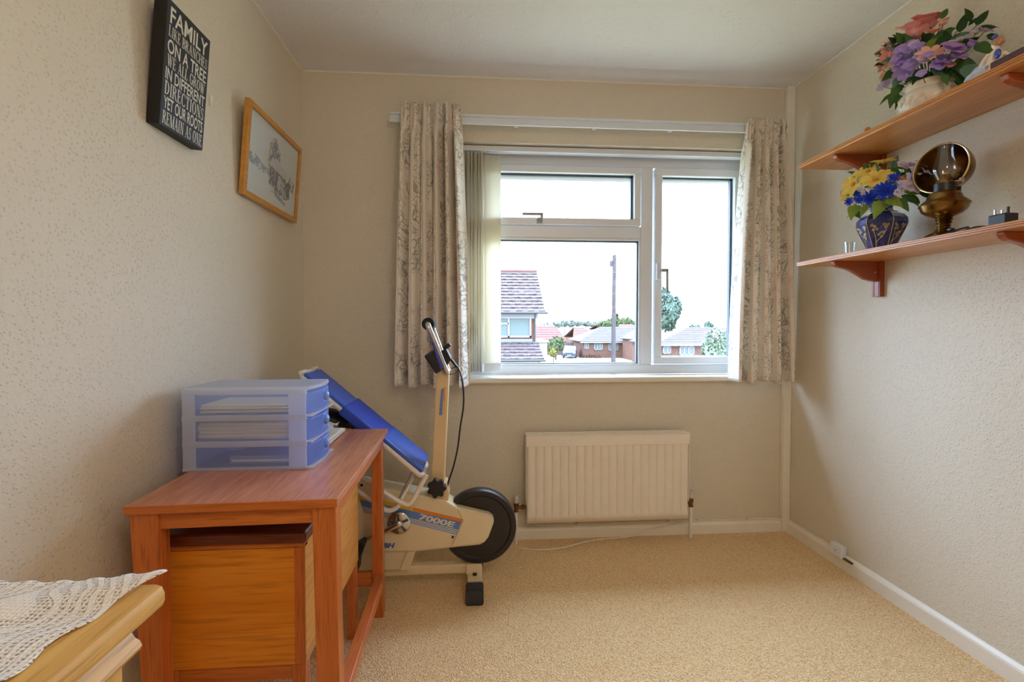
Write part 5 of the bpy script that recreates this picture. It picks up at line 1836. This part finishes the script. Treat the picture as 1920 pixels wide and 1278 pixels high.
# local: x along the reclining body towards the room end, z up
bd = MB()
bd.tube(bez([(-.075, -.004, .008), (-.05, -.004, .012), (-.02, 0, .018), (.008, 0, .024)], 4), [.004, .005, .006, .008, .009, .011, .012, .013, .014, .015, .016, .017, .018][:13], 12)
bd.tube(bez([(.0, 0, .022), (.014, 0, .046), (.020, 0, .066), (.022, 0, .078)], 4), [.017, .017, .016, .015, .0145, .014, .0135, .013, .013, .012, .009, .007, .0055], 12)
bd.ball((.021, 0, .090), .0105, .0095, .0125, 14, 10)
bd.ball((.0115, 0, .089), .0022, nu=6, nv=4)
bd.tube(bez([(.022, .013, .068), (.036, .018, .052), (.044, .012, .032), (.052, .006, .010)], 4), [.005, .005, .0048, .0046, .0045, .0044, .0042, .004, .004, .0038, .0036, .0035, .0035], 8)
bd.tube(bez([(.018, -.013, .068), (.006, -.018, .054), (-.006, -.014, .040), (-.014, -.008, .036)], 4), [.005, .005, .0048, .0046, .0045, .0044, .0042, .004, .004, .0038, .0036, .0035, .0035], 8)
bo = bd.build('body', M_PORC, fg, local=True)
md = bo.modifiers.new('join', 'REMESH')
md.mode = 'VOXEL'
md.voxel_size = .0016
md.use_smooth_shade = True
sk = MB()


def skirt(u, v):
    a = 2 * math.pi * v
    x = -.045 + .062 * u
    r_ = .012 + .016 * math.sin(math.pi * (.15 + .75 * u))
    r_ *= 1 + .10 * math.sin(a * 7)
    return (x, r_ * 1.15 * math.cos(a), max(.001, .020 + .012 * u + r_ * math.sin(a)))


sk.grid(skirt, 12, 42)
sk.build('skirt', M_PBLUE, fg, local=True, smooth=True)
M_HAIR = plain('light_brown_glaze', rgb(176, 130, 92), .3)
MB().ball((.0255, 0, .0935), .0115, .0115, .0125, 14, 10).ball((.034, 0, .089), .007, nu=10, nv=6).build('hair', M_HAIR, fg, local=True, smooth=True)
M_RIB = plain('royal_blue_glaze', rgb(64, 86, 178), .25)
MB().ball((.024, -.008, .106), .006, .004, .004, 8, 6).ball((.030, -.010, .105), .005, .004, .005, 8, 6).build('ribbon', M_RIB, fg, local=True, smooth=True)
MB().ball((.037, -.010, .058), .008, .006, .012, 10, 6).build('sash', M_RIB, fg, local=True, smooth=True)
MB().box(-.085, .06, -.022, .022, 0, .004).build('base', M_PORC, fg, local=True, bevel=.003)
bo_ = thing('book', 'dark plum covered book lying flat at the frame edge of the upper shelf', 'book', (1.53, 1.16, Z2))
cv = MB().box(1.452, 1.60, 1.05, 1.262, Z2, Z2 + .003).box(1.452, 1.60, 1.05, 1.262, Z2 + .020, Z2 + .023).box(1.452, 1.455, 1.05, 1.262, Z2, Z2 + .023)
cv.build('cover', plain('plum_book_cloth', rgb(84, 52, 58), .6), bo_, bevel=.001)
MB().box(1.456, 1.597, 1.053, 1.259, Z2 + .003, Z2 + .020).build('pages', M_PAPERW, bo_)
tk = thing('trinket', 'small brown wooden ornament at the window end of the upper shelf', 'ornament', (1.50, 1.74, Z2))
MB().box(1.470, 1.52, 1.718, 1.762, Z2, Z2 + .008).build('base', M_BRKT, tk, bevel=.003)
MB().lathe([(.012, 0), (.015, .008), (.009, .016), (.012, .022), (.006, .030), (0, .031)], 16, (1.497, 1.738, Z2 + .008)).build('turned_top', M_FRAMEW, tk, smooth=True)

# ================================================================== outside
def rgbx(r, g, b, k=.42):
    c = rgb(r, g, b)
    return (c[0] * k * 1.14, c[1] * k, c[2] * k * .94, 1)


G = -3.28                                    # ground level seen from the upper floor
M_GRASS = plain('pale_lawn', rgbx(124, 126, 100, .9), .95, var=.2, vs_=.8, spec=.1)
M_ROAD = plain('grey_tarmac', rgbx(124, 126, 128, .8), .9, var=.06, vs_=.5, spec=.1)
M_PAVE = plain('pale_concrete', rgbx(150, 148, 142, .9), .9, var=.06, vs_=.6, spec=.1)
struct(MB().box(-40, 120, 3.2, 200, G - .2, G).build('lawn_ground', M_GRASS), 'pale green lawn outside the window')


def xat(px, Y):
    return at(px, 600, Y).x


def zat(py, Y, px=1100):
    return at(px, py, Y).z


rdm = MB()
rdm.prism([(-40, 24.6), (4.0, 24.8), (xat(1020, 52), 52), (xat(1110, 50), 49), (xat(1165, 45), 44), (60, 36), (60, 27), (20, 24)], G, G + .02, 'Z')
struct(rdm.build('road_surface', M_ROAD), 'grey tarmac turning area of the street')
pvm = MB()
pvm.prism([(xat(1022, 52), 52.5), (xat(1045, 60), 62), (xat(1092, 60), 62), (xat(1085, 52), 53)], G, G + .03, 'Z').prism([(20, 36.5), (xat(1120, 46), 46), (xat(1125, 47), 47.5), (60, 40), (60, 36)], G + .0, G + .04, 'Z')
struct(pvm.build('pavement_surface', M_PAVE), 'pale concrete driveway and footpath')

M_BRICK = plain('red_brown_brick', rgbx(118, 92, 82), .9, var=.18, vs_=5, spec=.1)
M_BRICK2 = plain('orange_brick', rgbx(126, 94, 80), .9, var=.18, vs_=5, spec=.1)
M_TILE = plain('weathered_brown_tile', rgbx(98, 90, 92), .85, var=.45, vs_=7, spec=.1)
M_TILE2 = plain('grey_roof_tile', rgbx(100, 100, 108), .85, var=.15, vs_=2, spec=.1)
M_TILE3 = plain('red_roof_tile', rgbx(120, 88, 84), .85, var=.15, vs_=2, spec=.1)
M_FASCIA = plain('white_fascia', rgbx(170, 172, 178, .36), .6, var=.02)
M_EXWIN = plain('pale_house_window', rgbx(112, 128, 132), .15, var=.08)
M_BLIND = plain('pale_net_blind', rgbx(120, 142, 140, .27), .6, var=.05)
M_GUT = plain('dark_gutter', rgbx(58, 62, 70), .5)


def roof_rows(par, x0, x1, y0, z0, y1, z1, n_, m, x0b=None, x1b=None, name='tile_course', nt_=0):
    """overlapping courses from eave (y0,z0) to ridge (y1,z1)"""
    x0b = x0 if x0b is None else x0b
    x1b = x1 if x1b is None else x1b
    s_ = Vector((0, y1 - y0, z1 - z0))
    up_ = Vector((0, -s_.z, s_.y)).normalized()
    L_ = s_.length / n_
    sd_ = s_.normalized()
    for k in range(n_):
        t0, t1 = k / n_, min(1.0, (k + 1.15) / n_)
        a = Vector((0, y0, z0)) + s_ * t0
        b = Vector((0, y0, z0)) + s_ * t1
        xa0, xa1 = x0 + (x0b - x0) * t0, x1 + (x1b - x1) * t0
        xb0, xb1 = x0 + (x0b - x0) * t1, x1 + (x1b - x1) * t1
        m_ = MB()
        cnt = nt_ if nt_ else 1
        for q in range(cnt):
            f0, f1 = q / cnt, (q + 1) / cnt
            dz_ = .02 * ((q + k) % 2) if nt_ else 0
            e = [(xa0 + (xa1 - xa0) * f0, xb0 + (xb1 - xb0) * f0), (xa0 + (xa1 - xa0) * f1, xb0 + (xb1 - xb0) * f1)]
            top = up_ * (.075 + dz_)
            lo = up_ * .02
            m_.hexa([Vector((e[0][0], a.y, a.z)), Vector((e[1][0], a.y, a.z)), Vector((e[1][1], b.y, b.z)), Vector((e[0][1], b.y, b.z))],
                    [Vector((e[0][0], a.y, a.z)) + top, Vector((e[1][0], a.y, a.z)) + top, Vector((e[1][1], b.y, b.z)) + lo, Vector((e[0][1], b.y, b.z)) + lo])
        m_.build(name, m, par)


def house_window(par, x0, x1, z0, z1, y, split=(), trans=None, m=M_EXWIN):
    f = MB()
    w = min(.09, (x1 - x0) * .1)
    f.box(x0, x1, y - .08, y, z1 - w, z1).box(x0, x1, y - .08, y, z0, z0 + w).box(x0, x0 + w, y - .08, y, z0, z1).box(x1 - w, x1, y - .08, y, z0, z1)
    for s_ in split:
        xx = x0 + (x1 - x0) * s_
        f.box(xx - w / 2, xx + w / 2, y - .08, y, z0, z1)
    if trans:
        zz_ = z0 + (z1 - z0) * trans
        f.box(x0, x0 + (x1 - x0) * split[0], y - .08, y, zz_ - w / 2, zz_ + w / 2)
    fo = f.build('window', M_FASCIA, par)
    MB().box(x0 + w, x1 - w, y - .03, y - .005, z0 + w, z1 - w).build('pane', m, fo)


# ---- two storey house across the street
H = thing('house', 'two storey brick house with brown tiled roof left in the window view', 'house', (1.0, 26, G))
ye, yr = 24.0, 27.6
xe = xat(1023, ye)
zr, zeave = zat(510, yr, 980), zat(585, ye, 980)
MB().prism([(ye + .45, G), (2 * yr - ye - .45, G), (2 * yr - ye - .45, zeave), (yr, zr - .1), (ye + .45, zeave)], xe - 9, xe - .45, 'X').build('wall', M_BRICK2, H)
roof_rows(H, xe - 9, xe - .02, ye, zeave, yr, zr, 13, M_TILE, nt_=30)
roof_rows(H, xe - 9, xe - .02, 2 * yr - ye, zeave, yr, zr, 6, M_TILE)
MB().cyl((xe - 9, yr, zr + .04), (xe, yr, zr + .04), .11, n=10).build('ridge', M_TILE3, H, smooth=True)
MB().cyl((xe - 9, ye - .03, zeave - .02), (xe + .12, ye - .03, zeave - .02), .07, n=8).build('gutter', M_GUT, H, smooth=True)
MB().box(xe - 9, xe - .35, ye + .36, ye + .44, zeave - .32, zeave - .02).build('fascia', M_FASCIA, H)
yw = ye + .45
MB().cyl((xat(1003, yw), yw - .08, zeave), (xat(1003, yw), yw - .08, zat(637, yw)), .05, n=8).build('downpipe', M_GUT, H, smooth=True)
house_window(H, xat(897, yw), xat(996, yw), zat(632, yw), zat(591, yw), yw, (.57,), .62, M_BLIND)
house_window(H, xe - 8.0, xe - 5.6, zat(632, yw), zat(591, yw), yw, (.5,), .62, M_BLIND)
# lower roof of the ground floor extension
yl = 22.2
zl0, zl1 = zat(674, yl), zat(640, yw)
xl_ = xat(1020, yl)
roof_rows(H, xl_ - 8, xl_, yl, zl0, yw, zl1, 6, M_TILE, nt_=26)
MB().box(xl_ - 8, xl_ - .3, yw - .12, yw, zl1, zl1 + .14).build('flashing', plain('blue_grey_lead', rgbx(120, 132, 150), .6), H)
MB().box(xl_ - 8, xl_ - .2, yl + .25, yw, G, zl0 + .05).build('porch_wall', M_BRICK2, H)
house_window(H, xl_ - 3.4, xl_ - 1.4, G + .9, G + 1.9, yl + .25, (.5,))
MB().box(xl_ - 8, xl_ - .1, yl + .16, yl + .25, zl0 - .22, zl0).build('fascia', M_FASCIA, H)
MB().cyl((xl_ - 8, yl, zl0 - .02), (xl_ + .08, yl, zl0 - .02), .06, n=8).build('gutter', M_GUT, H, smooth=True)
MB().cyl((xl_ - .22, yl + .2, zl0), (xl_ - .22, yl + .2, G), .05, n=8).build('downpipe', M_GUT, H, smooth=True)

# ---- long brick bungalow in the middle
Bm = thing('bungalow', 'long brick bungalow with grey hipped roof behind the telegraph pole', 'bungalow', (14, 62, G))
yb = 60.0
bx_0, bx_1 = xat(1090, yb), xat(1206, yb)
ze_, zr_ = zat(640, yb), zat(613, 64)
MB().box(bx_0 + .3, bx_1, yb + .4, 68, G, ze_).build('wall', M_BRICK, Bm)
yrd = 64.0
xr0 = xat(1126, yrd)
roof_rows(Bm, bx_0 - .2, bx_1 + .3, yb, ze_, yrd, zr_, 9, M_TILE2, xr0, bx_1 + .3)
MB().add([(bx_0 - .2, yb, ze_), (xr0, yrd, zr_), (bx_0 - .2, 68, ze_)], [(0, 1, 2)]).build('hip_roof', M_TILE2, Bm, solid=.1)
MB().add([(bx_0 - .2, 68, ze_), (bx_1 + .3, 68, ze_), (bx_1 + .3, yrd, zr_), (xr0, yrd, zr_)], [(0, 1, 2, 3)]).build('rear_roof', M_TILE2, Bm, solid=.1)
MB().box(bx_0 - .1, bx_1 + .2, yb + .0, yb + .1, ze_ - .18, ze_ + .02).build('fascia', M_FASCIA, Bm)
for a, b, c, d, sp_ in ((1096, 1104, 642, 654, (.5,)), (1114, 1130, 642, 656, (.4, .7)), (1141, 1148, 643, 657, ()), (1153, 1159, 643, 657, ()), (1171, 1181, 643, 658, (.3,))):
    house_window(Bm, xat(a, yb + .4), xat(b, yb + .4), zat(d, yb + .4), zat(c, yb + .4), yb + .4, sp_)
MB().cyl((xat(1187, yb), yb + .3, G), (xat(1187, yb), yb + .3, ze_), .07, n=8).build('downpipe', M_GUT, Bm, smooth=True)
# projecting gable wing at its right end
wy = 54.0
wx0, wxm, wx1 = xat(1190, wy), xat(1234, wy), xat(1266, wy)
wz, wa = zat(637, wy), zat(614, wy)
Wg = thing('gable_wing', 'brick gable end with white bargeboards right of the window mullion', 'house', (wxm, wy + 4, G))
wxm = (wx0 + wx1) / 2
MB().prism([(wx0 + .3, G), (wx1 - .3, G), (wx1 - .3, wz), (wxm, wa - .1), (wx0 + .3, wz)], wy, wy + 5.5, 'Y').build('wall', M_BRICK, Wg)
for xa, xb in ((wx0, wxm), (wx1, wxm)):
    MB().add([(xa, wy - .1, wz), (xb, wy - .1, wa), (xb, wy + 5.5, wa), (xa, wy + 5.5, wz)], [(0, 1, 2, 3)]).build('roof_slope', M_TILE2, Wg, solid=.12)
    MB().hexa([(xa, wy - .16, wz - .28), (xb, wy - .16, wa - .28), (xb, wy - .08, wa - .28), (xa, wy - .08, wz - .28)], [(xa, wy - .16, wz), (xb, wy - .16, wa), (xb, wy - .08, wa), (xa, wy - .08, wz)]).build('bargeboard', M_FASCIA, Wg)

# ---- bungalow on the right, behind the shrub
Br = thing('bungalow', 'brick bungalow with pale grey roof half behind the shrub on the right', 'bungalow', (19, 46, G))
yb2 = 43.0
c0, c1 = xat(1230, yb2), xat(1400, yb2)
ze2, zr2 = zat(645, yb2, 1260), zat(614, 47, 1300)
MB().box(c0 + .4, c1, yb2 + .4, 51, G, ze2).build('wall', M_BRICK, Br)
xr2 = xat(1292, 47)
roof_rows(Br, c0, c1, yb2, ze2, 47, zr2, 9, M_TILE2, xr2, c1)
MB().add([(c0, yb2, ze2), (xr2, 47, zr2), (c0, 51, ze2)], [(0, 1, 2)]).build('hip_roof', M_TILE2, Br, solid=.1)
MB().add([(c0, 51, ze2), (c1, 51, ze2), (c1, 47, zr2), (xr2, 47, zr2)], [(0, 1, 2, 3)]).build('rear_roof', M_TILE2, Br, solid=.1)
MB().box(c0, c1, yb2 - .02, yb2 + .08, ze2 - .16, ze2 + .02).build('fascia', M_FASCIA, Br)
for a, b, c, d, sp_ in ((1243, 1258, 648, 663, (.5,)), (1274, 1302, 648, 666, (.3, .6))):
    house_window(Br, xat(a, yb2 + .4), xat(b, yb2 + .4), zat(d, yb2 + .4, 1260), zat(c, yb2 + .4, 1260), yb2 + .4, sp_)

# ---- red roofs behind
for i, (pa, pb, pe, pr_, Y0, lb) in enumerate(((1000, 1068, 640, 610, 84, 'long red tiled roof behind the round bush'), (1074, 1128, 634, 613, 74, 'red tiled roof with brick end left of the long bungalow'), (1120, 1215, 618, 608, 96, 'distant red roof peeping over the long bungalow'))):
    hh_ = thing('house', lb, 'house', (xat((pa + pb) / 2, Y0), Y0 + 4, G))
    a, b = xat(pa, Y0), xat(pb, Y0)
    z0_, z1_ = zat(pe, Y0), zat(pr_, Y0 + 4)
    MB().box(a + .3, b - .3, Y0 + .4, Y0 + 7.6, G, z0_).build('wall', M_BRICK2, hh_)
    roof_rows(hh_, a, b, Y0, z0_, Y0 + 4, z1_, 7, M_TILE3, a + 1, b - 2.2)
    MB().add([(a, Y0 + 8, z0_), (b, Y0 + 8, z0_), (b - 2.2, Y0 + 4, z1_), (a + 1, Y0 + 4, z1_)], [(0, 1, 2, 3)]).add([(b, Y0, z0_), (b, Y0 + 8, z0_), (b - 2.2, Y0 + 4, z1_)], [(0, 1, 2)]).build('rear_roof', M_TILE3, hh_, solid=.1)

# ---- garage beside the house
gy = 40.0
ga = thing('garage', 'small white garage beside the two storey house', 'garage', (xat(1010, gy), gy + 2, G))
MB().box(xat(985, gy), xat(1026, gy), gy, gy + 5, G, zat(641, gy)).build('wall', M_PAVE, ga)
MB().box(xat(985, gy) - .1, xat(1029, gy), gy - .2, gy + 5, zat(641, gy), zat(638, gy)).build('flat_roof', M_FASCIA, ga)
MB().box(xat(1004, gy), xat(1024, gy), gy - .05, gy, G, zat(644, gy)).build('garage_door', M_FASCIA, ga)

# ---- fence behind the car
fy = 64.5
fn_ = thing('fence', 'weathered grey wooden fence behind the parked car', 'fence', (xat(1055, fy), fy, G))
M_FEN = plain('weathered_fence', rgbx(102, 98, 96), .9, var=.15, vs_=3, spec=.1)
for k in range(5):
    a = xat(1022 + k * 10.5, fy)
    b = xat(1032 + k * 10.5, fy)
    MB().box(a, b, fy, fy + .05, G + .1, zat(641 + .2 * k, fy)).build('panel', M_FEN, fn_)
    MB().box(b, b + .12, fy - .05, fy + .1, G, zat(640, fy)).build('post', M_FEN, fn_)

# ---- parked car
cy_ = 61.0
car = thing('car', 'blue hatchback parked in front of the grey fence', 'car', (xat(1069, cy_), cy_, G), (0, 0, rad(-14)))
M_CARB = plain('blue_car_paint', rgbx(68, 84, 122), .25, .2)
M_SCR = plain('car_windscreen', rgbx(150, 158, 165), .12)
sec = [(-2.0, .35), (-2.0, .75), (-1.9, .95), (-1.25, 1.05), (-.55, 1.50), (.9, 1.52), (1.7, 1.05), (1.95, .95), (2.0, .35)]
# the car's length runs along local Y, nose at -Y
MB().prism(sec, -.82, .82, 'X').build('body', M_CARB, car, local=True, bevel=.12, seg=3)
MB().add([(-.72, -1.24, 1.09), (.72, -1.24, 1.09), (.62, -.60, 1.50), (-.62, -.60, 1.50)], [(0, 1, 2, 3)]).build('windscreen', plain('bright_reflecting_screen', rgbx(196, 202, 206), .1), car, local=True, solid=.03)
for s_ in (-1, 1):
    MB().add([(s_ * .84, -.95, 1.06), (s_ * .84, 1.35, 1.06), (s_ * .82, .85, 1.42), (s_ * .82, -.5, 1.42)], [(0, 1, 2, 3)]).build('side_window', M_GUT, car, local=True, solid=.03)
    MB().ball((s_ * .62, -1.97, .72), .16, .08, .1, 10, 6).build('headlight', M_FASCIA, car, local=True, smooth=True)
    for y in (-1.25, 1.25):
        MB().cyl((s_ * .68, y, .31), (s_ * .86, y, .31), .31, n=20).build('wheel', M_BLACK, car, local=True, smooth=True)
MB().box(-.45, .45, -2.02, -1.98, .55, .66).build('grille', M_BLACK, car, local=True)
MB().box(-.26, .26, -2.05, -2.01, .42, .53).build('number_plate', M_FASCIA, car, local=True)

# ---- telegraph pole and wires
py_ = 25.0
tp_ = thing('telegraph_pole', 'tall grey wooden telegraph pole in front of the bungalow', 'pole', (xat(1151, py_), py_, G))
pt0, pt1 = at(1152, 478, py_), Vector((xat(1150, py_), py_, G))
M_POLE = plain('grey_weathered_pole', rgbx(92, 88, 92), .9, var=.2, vs_=6, spec=.1)
MB().cyl(pt1, pt0, .13, .10, 14).build('post', M_POLE, tp_, smooth=True)
q = at(1146, 494, py_)
MB().cyl((q.x, q.y, q.z - .14), (q.x, q.y, q.z + .14), .09, n=10).build('junction_can', M_POLE, tp_, smooth=True)
MB().box(q.x, pt0.x, q.y - .03, q.y + .03, q.z - .03, q.z + .03).build('arm', M_POLE, tp_)
M_WIRE = plain('thin_grey_wire', rgbx(110, 112, 118), .6)
for i, (a, b, r_, lb) in enumerate((((880, 489), (1420, 529), .016, 'upper overhead wire sloping past the pole'), ((960, 546), (1420, 553), .010, 'lower faint overhead wire crossing the view'), ((1150, 484), (1420, 497), .006, 'faint wire running right from the pole top'))):
    p0, p1 = at(a[0], a[1], py_ - .11), at(b[0], b[1], py_ - .11)
    mid = (p0 + p1) / 2 - Vector((0, 0, .05))
    tag(MB().tube(bez([p0, mid, p1], 8), r_, 5).build('overhead_wire', M_WIRE), lb, 'wire')


# ---- trees and bushes
def foliage_mesh(seed, n_, rx, ry_, rz, leafs, lumps=9):
    r_ = random.Random(seed)
    blobs = [(Vector((0, 0, 0)), .62)]
    for k in range(lumps):
        d = Vector((r_.gauss(0, 1), r_.gauss(0, 1), r_.gauss(0, .9))).normalized()
        blobs.append((d * r_.uniform(.35, .62), r_.uniform(.28, .45)))
    m_ = MB()
    for k in range(n_):
        c, br = r_.choice(blobs)
        d = Vector((r_.gauss(0, 1), r_.gauss(0, 1), r_.gauss(0, 1))).normalized()
        p_ = c + d * br * r_.uniform(.75, 1.05)
        p_ = Vector((p_.x * rx, p_.y * ry_, p_.z * rz))
        t = Vector((r_.gauss(0, 1), r_.gauss(0, 1), r_.gauss(0, 1))).normalized()
        b = d.cross(t)
        b = b.normalized() if b.length > .01 else Vector((1, 0, 0))
        s_ = leafs * r_.uniform(.6, 1.3)
        m_.add([p_ - t * s_, p_ + b * s_ * .5, p_ + t * s_, p_ - b * s_ * .5], [(0, 1, 2, 3)])
    return m_


def bush(name, label, px, ptop, pbot, wpx, Y_, m, seed, n_=1500, leafs=.2, trunk=True, cat='tree', fr=1.0):
    x = xat(px, Y_)
    zt_, zb_ = zat(ptop, Y_, px), zat(pbot, Y_, px)
    rz = (zt_ - zb_) / 2
    rx = wpx / FOC * Y_ / 2
    t_ = thing(name, label, cat, (x, Y_, G))
    fm = foliage_mesh(seed, n_, rx, rx * fr, rz, leafs)
    c = Vector((x, Y_, (zt_ + zb_) / 2))
    fm.v = [tuple(Vector(p) + c) for p in fm.v]
    o = fm.build('foliage', m, t_, fix=False)
    o['kind'] = 'stuff'
    MB().cyl((x, Y_, G), (x, Y_, (zt_ + zb_) / 2), .07 * rx + .04, .03 * rx + .02, 8).build('trunk', M_POLE, t_, smooth=True)
    return t_


def leafm(nm, c):
    return plain(nm, c, .8, var=.25, vs_=2.0, spec=.1)


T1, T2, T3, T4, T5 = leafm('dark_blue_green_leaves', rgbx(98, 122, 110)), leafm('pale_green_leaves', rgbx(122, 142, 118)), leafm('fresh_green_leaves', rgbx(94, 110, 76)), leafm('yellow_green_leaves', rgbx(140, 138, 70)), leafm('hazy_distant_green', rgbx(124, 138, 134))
bush('tree', 'tall dark green tree behind the brick gable', 1248, 532, 640, 66, 72, T1, 1, 5200, .34)
bush('shrub', 'large pale green shrub in front of the right bungalow', 1345, 597, 690, 84, 26, T2, 2, 5200, .11, cat='shrub')
bush('bush', 'clipped round green bush left of the parked car', 1042, 622, 667, 40, 57.5, T3, 3, 2600, .2, cat='bush')
bush('bush', 'small yellow green bush by the white garage', 1038, 650, 672, 18, 46, T4, 4, 1400, .1, cat='bush')
bush('tree', 'bright green tree showing above the bungalow roof left of the pole', 1138, 594, 632, 36, 92, T3, 5, 1500, .4)
bush('tree', 'bright green broad tree above the bungalow roof right of the pole', 1176, 592, 630, 46, 114, T3, 6, 1800, .5)
bush('tree', 'thin young tree rising just behind the telegraph pole', 1154, 580, 620, 22, 82, T3, 7, 420, .32)
bush('tree', 'small dark tree over the right bungalow roof', 1302, 602, 636, 26, 88, T1, 8, 900, .4)
bush('tree', 'pale tree top peeping above the large shrub', 1330, 594, 640, 20, 66, T1, 9, 700, .3)
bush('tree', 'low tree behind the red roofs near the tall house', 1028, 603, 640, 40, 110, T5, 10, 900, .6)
hl = MB()
hl.grid(lambda u, v: (-10 + 130 * u, 175 + 40 * v, G + (zat(603, 175) - G + 2.2 * noise.noise(Vector((u * 9, 2, 0)))) * (math.sin(math.pi * v * .5))), 80, 8)
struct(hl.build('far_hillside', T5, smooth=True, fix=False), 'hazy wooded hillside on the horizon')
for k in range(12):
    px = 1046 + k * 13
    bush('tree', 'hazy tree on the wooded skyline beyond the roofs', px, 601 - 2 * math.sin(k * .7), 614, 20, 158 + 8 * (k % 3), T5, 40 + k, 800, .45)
for o in col.objects:
    if o.get('label') == 'hazy tree on the wooded skyline beyond the roofs':
        o['group'] = 'trees on the far skyline'
rb2 = MB()
for k in range(7):
    x = xat(1096 + k * 5, 59.3)
    b_ = foliage_mesh(60 + k, 160, .17, .2, .3, .07)
    b_.v = [tuple(Vector(p) + Vector((x, 59.6, G + .3))) for p in b_.v]
    o = tag(b_.build('low_plant', leafm('dusky_red_leaves', rgbx(112, 84, 78)), fix=False), 'low reddish plant at the foot of the long bungalow wall', 'plant', 'plants along the bungalow wall')
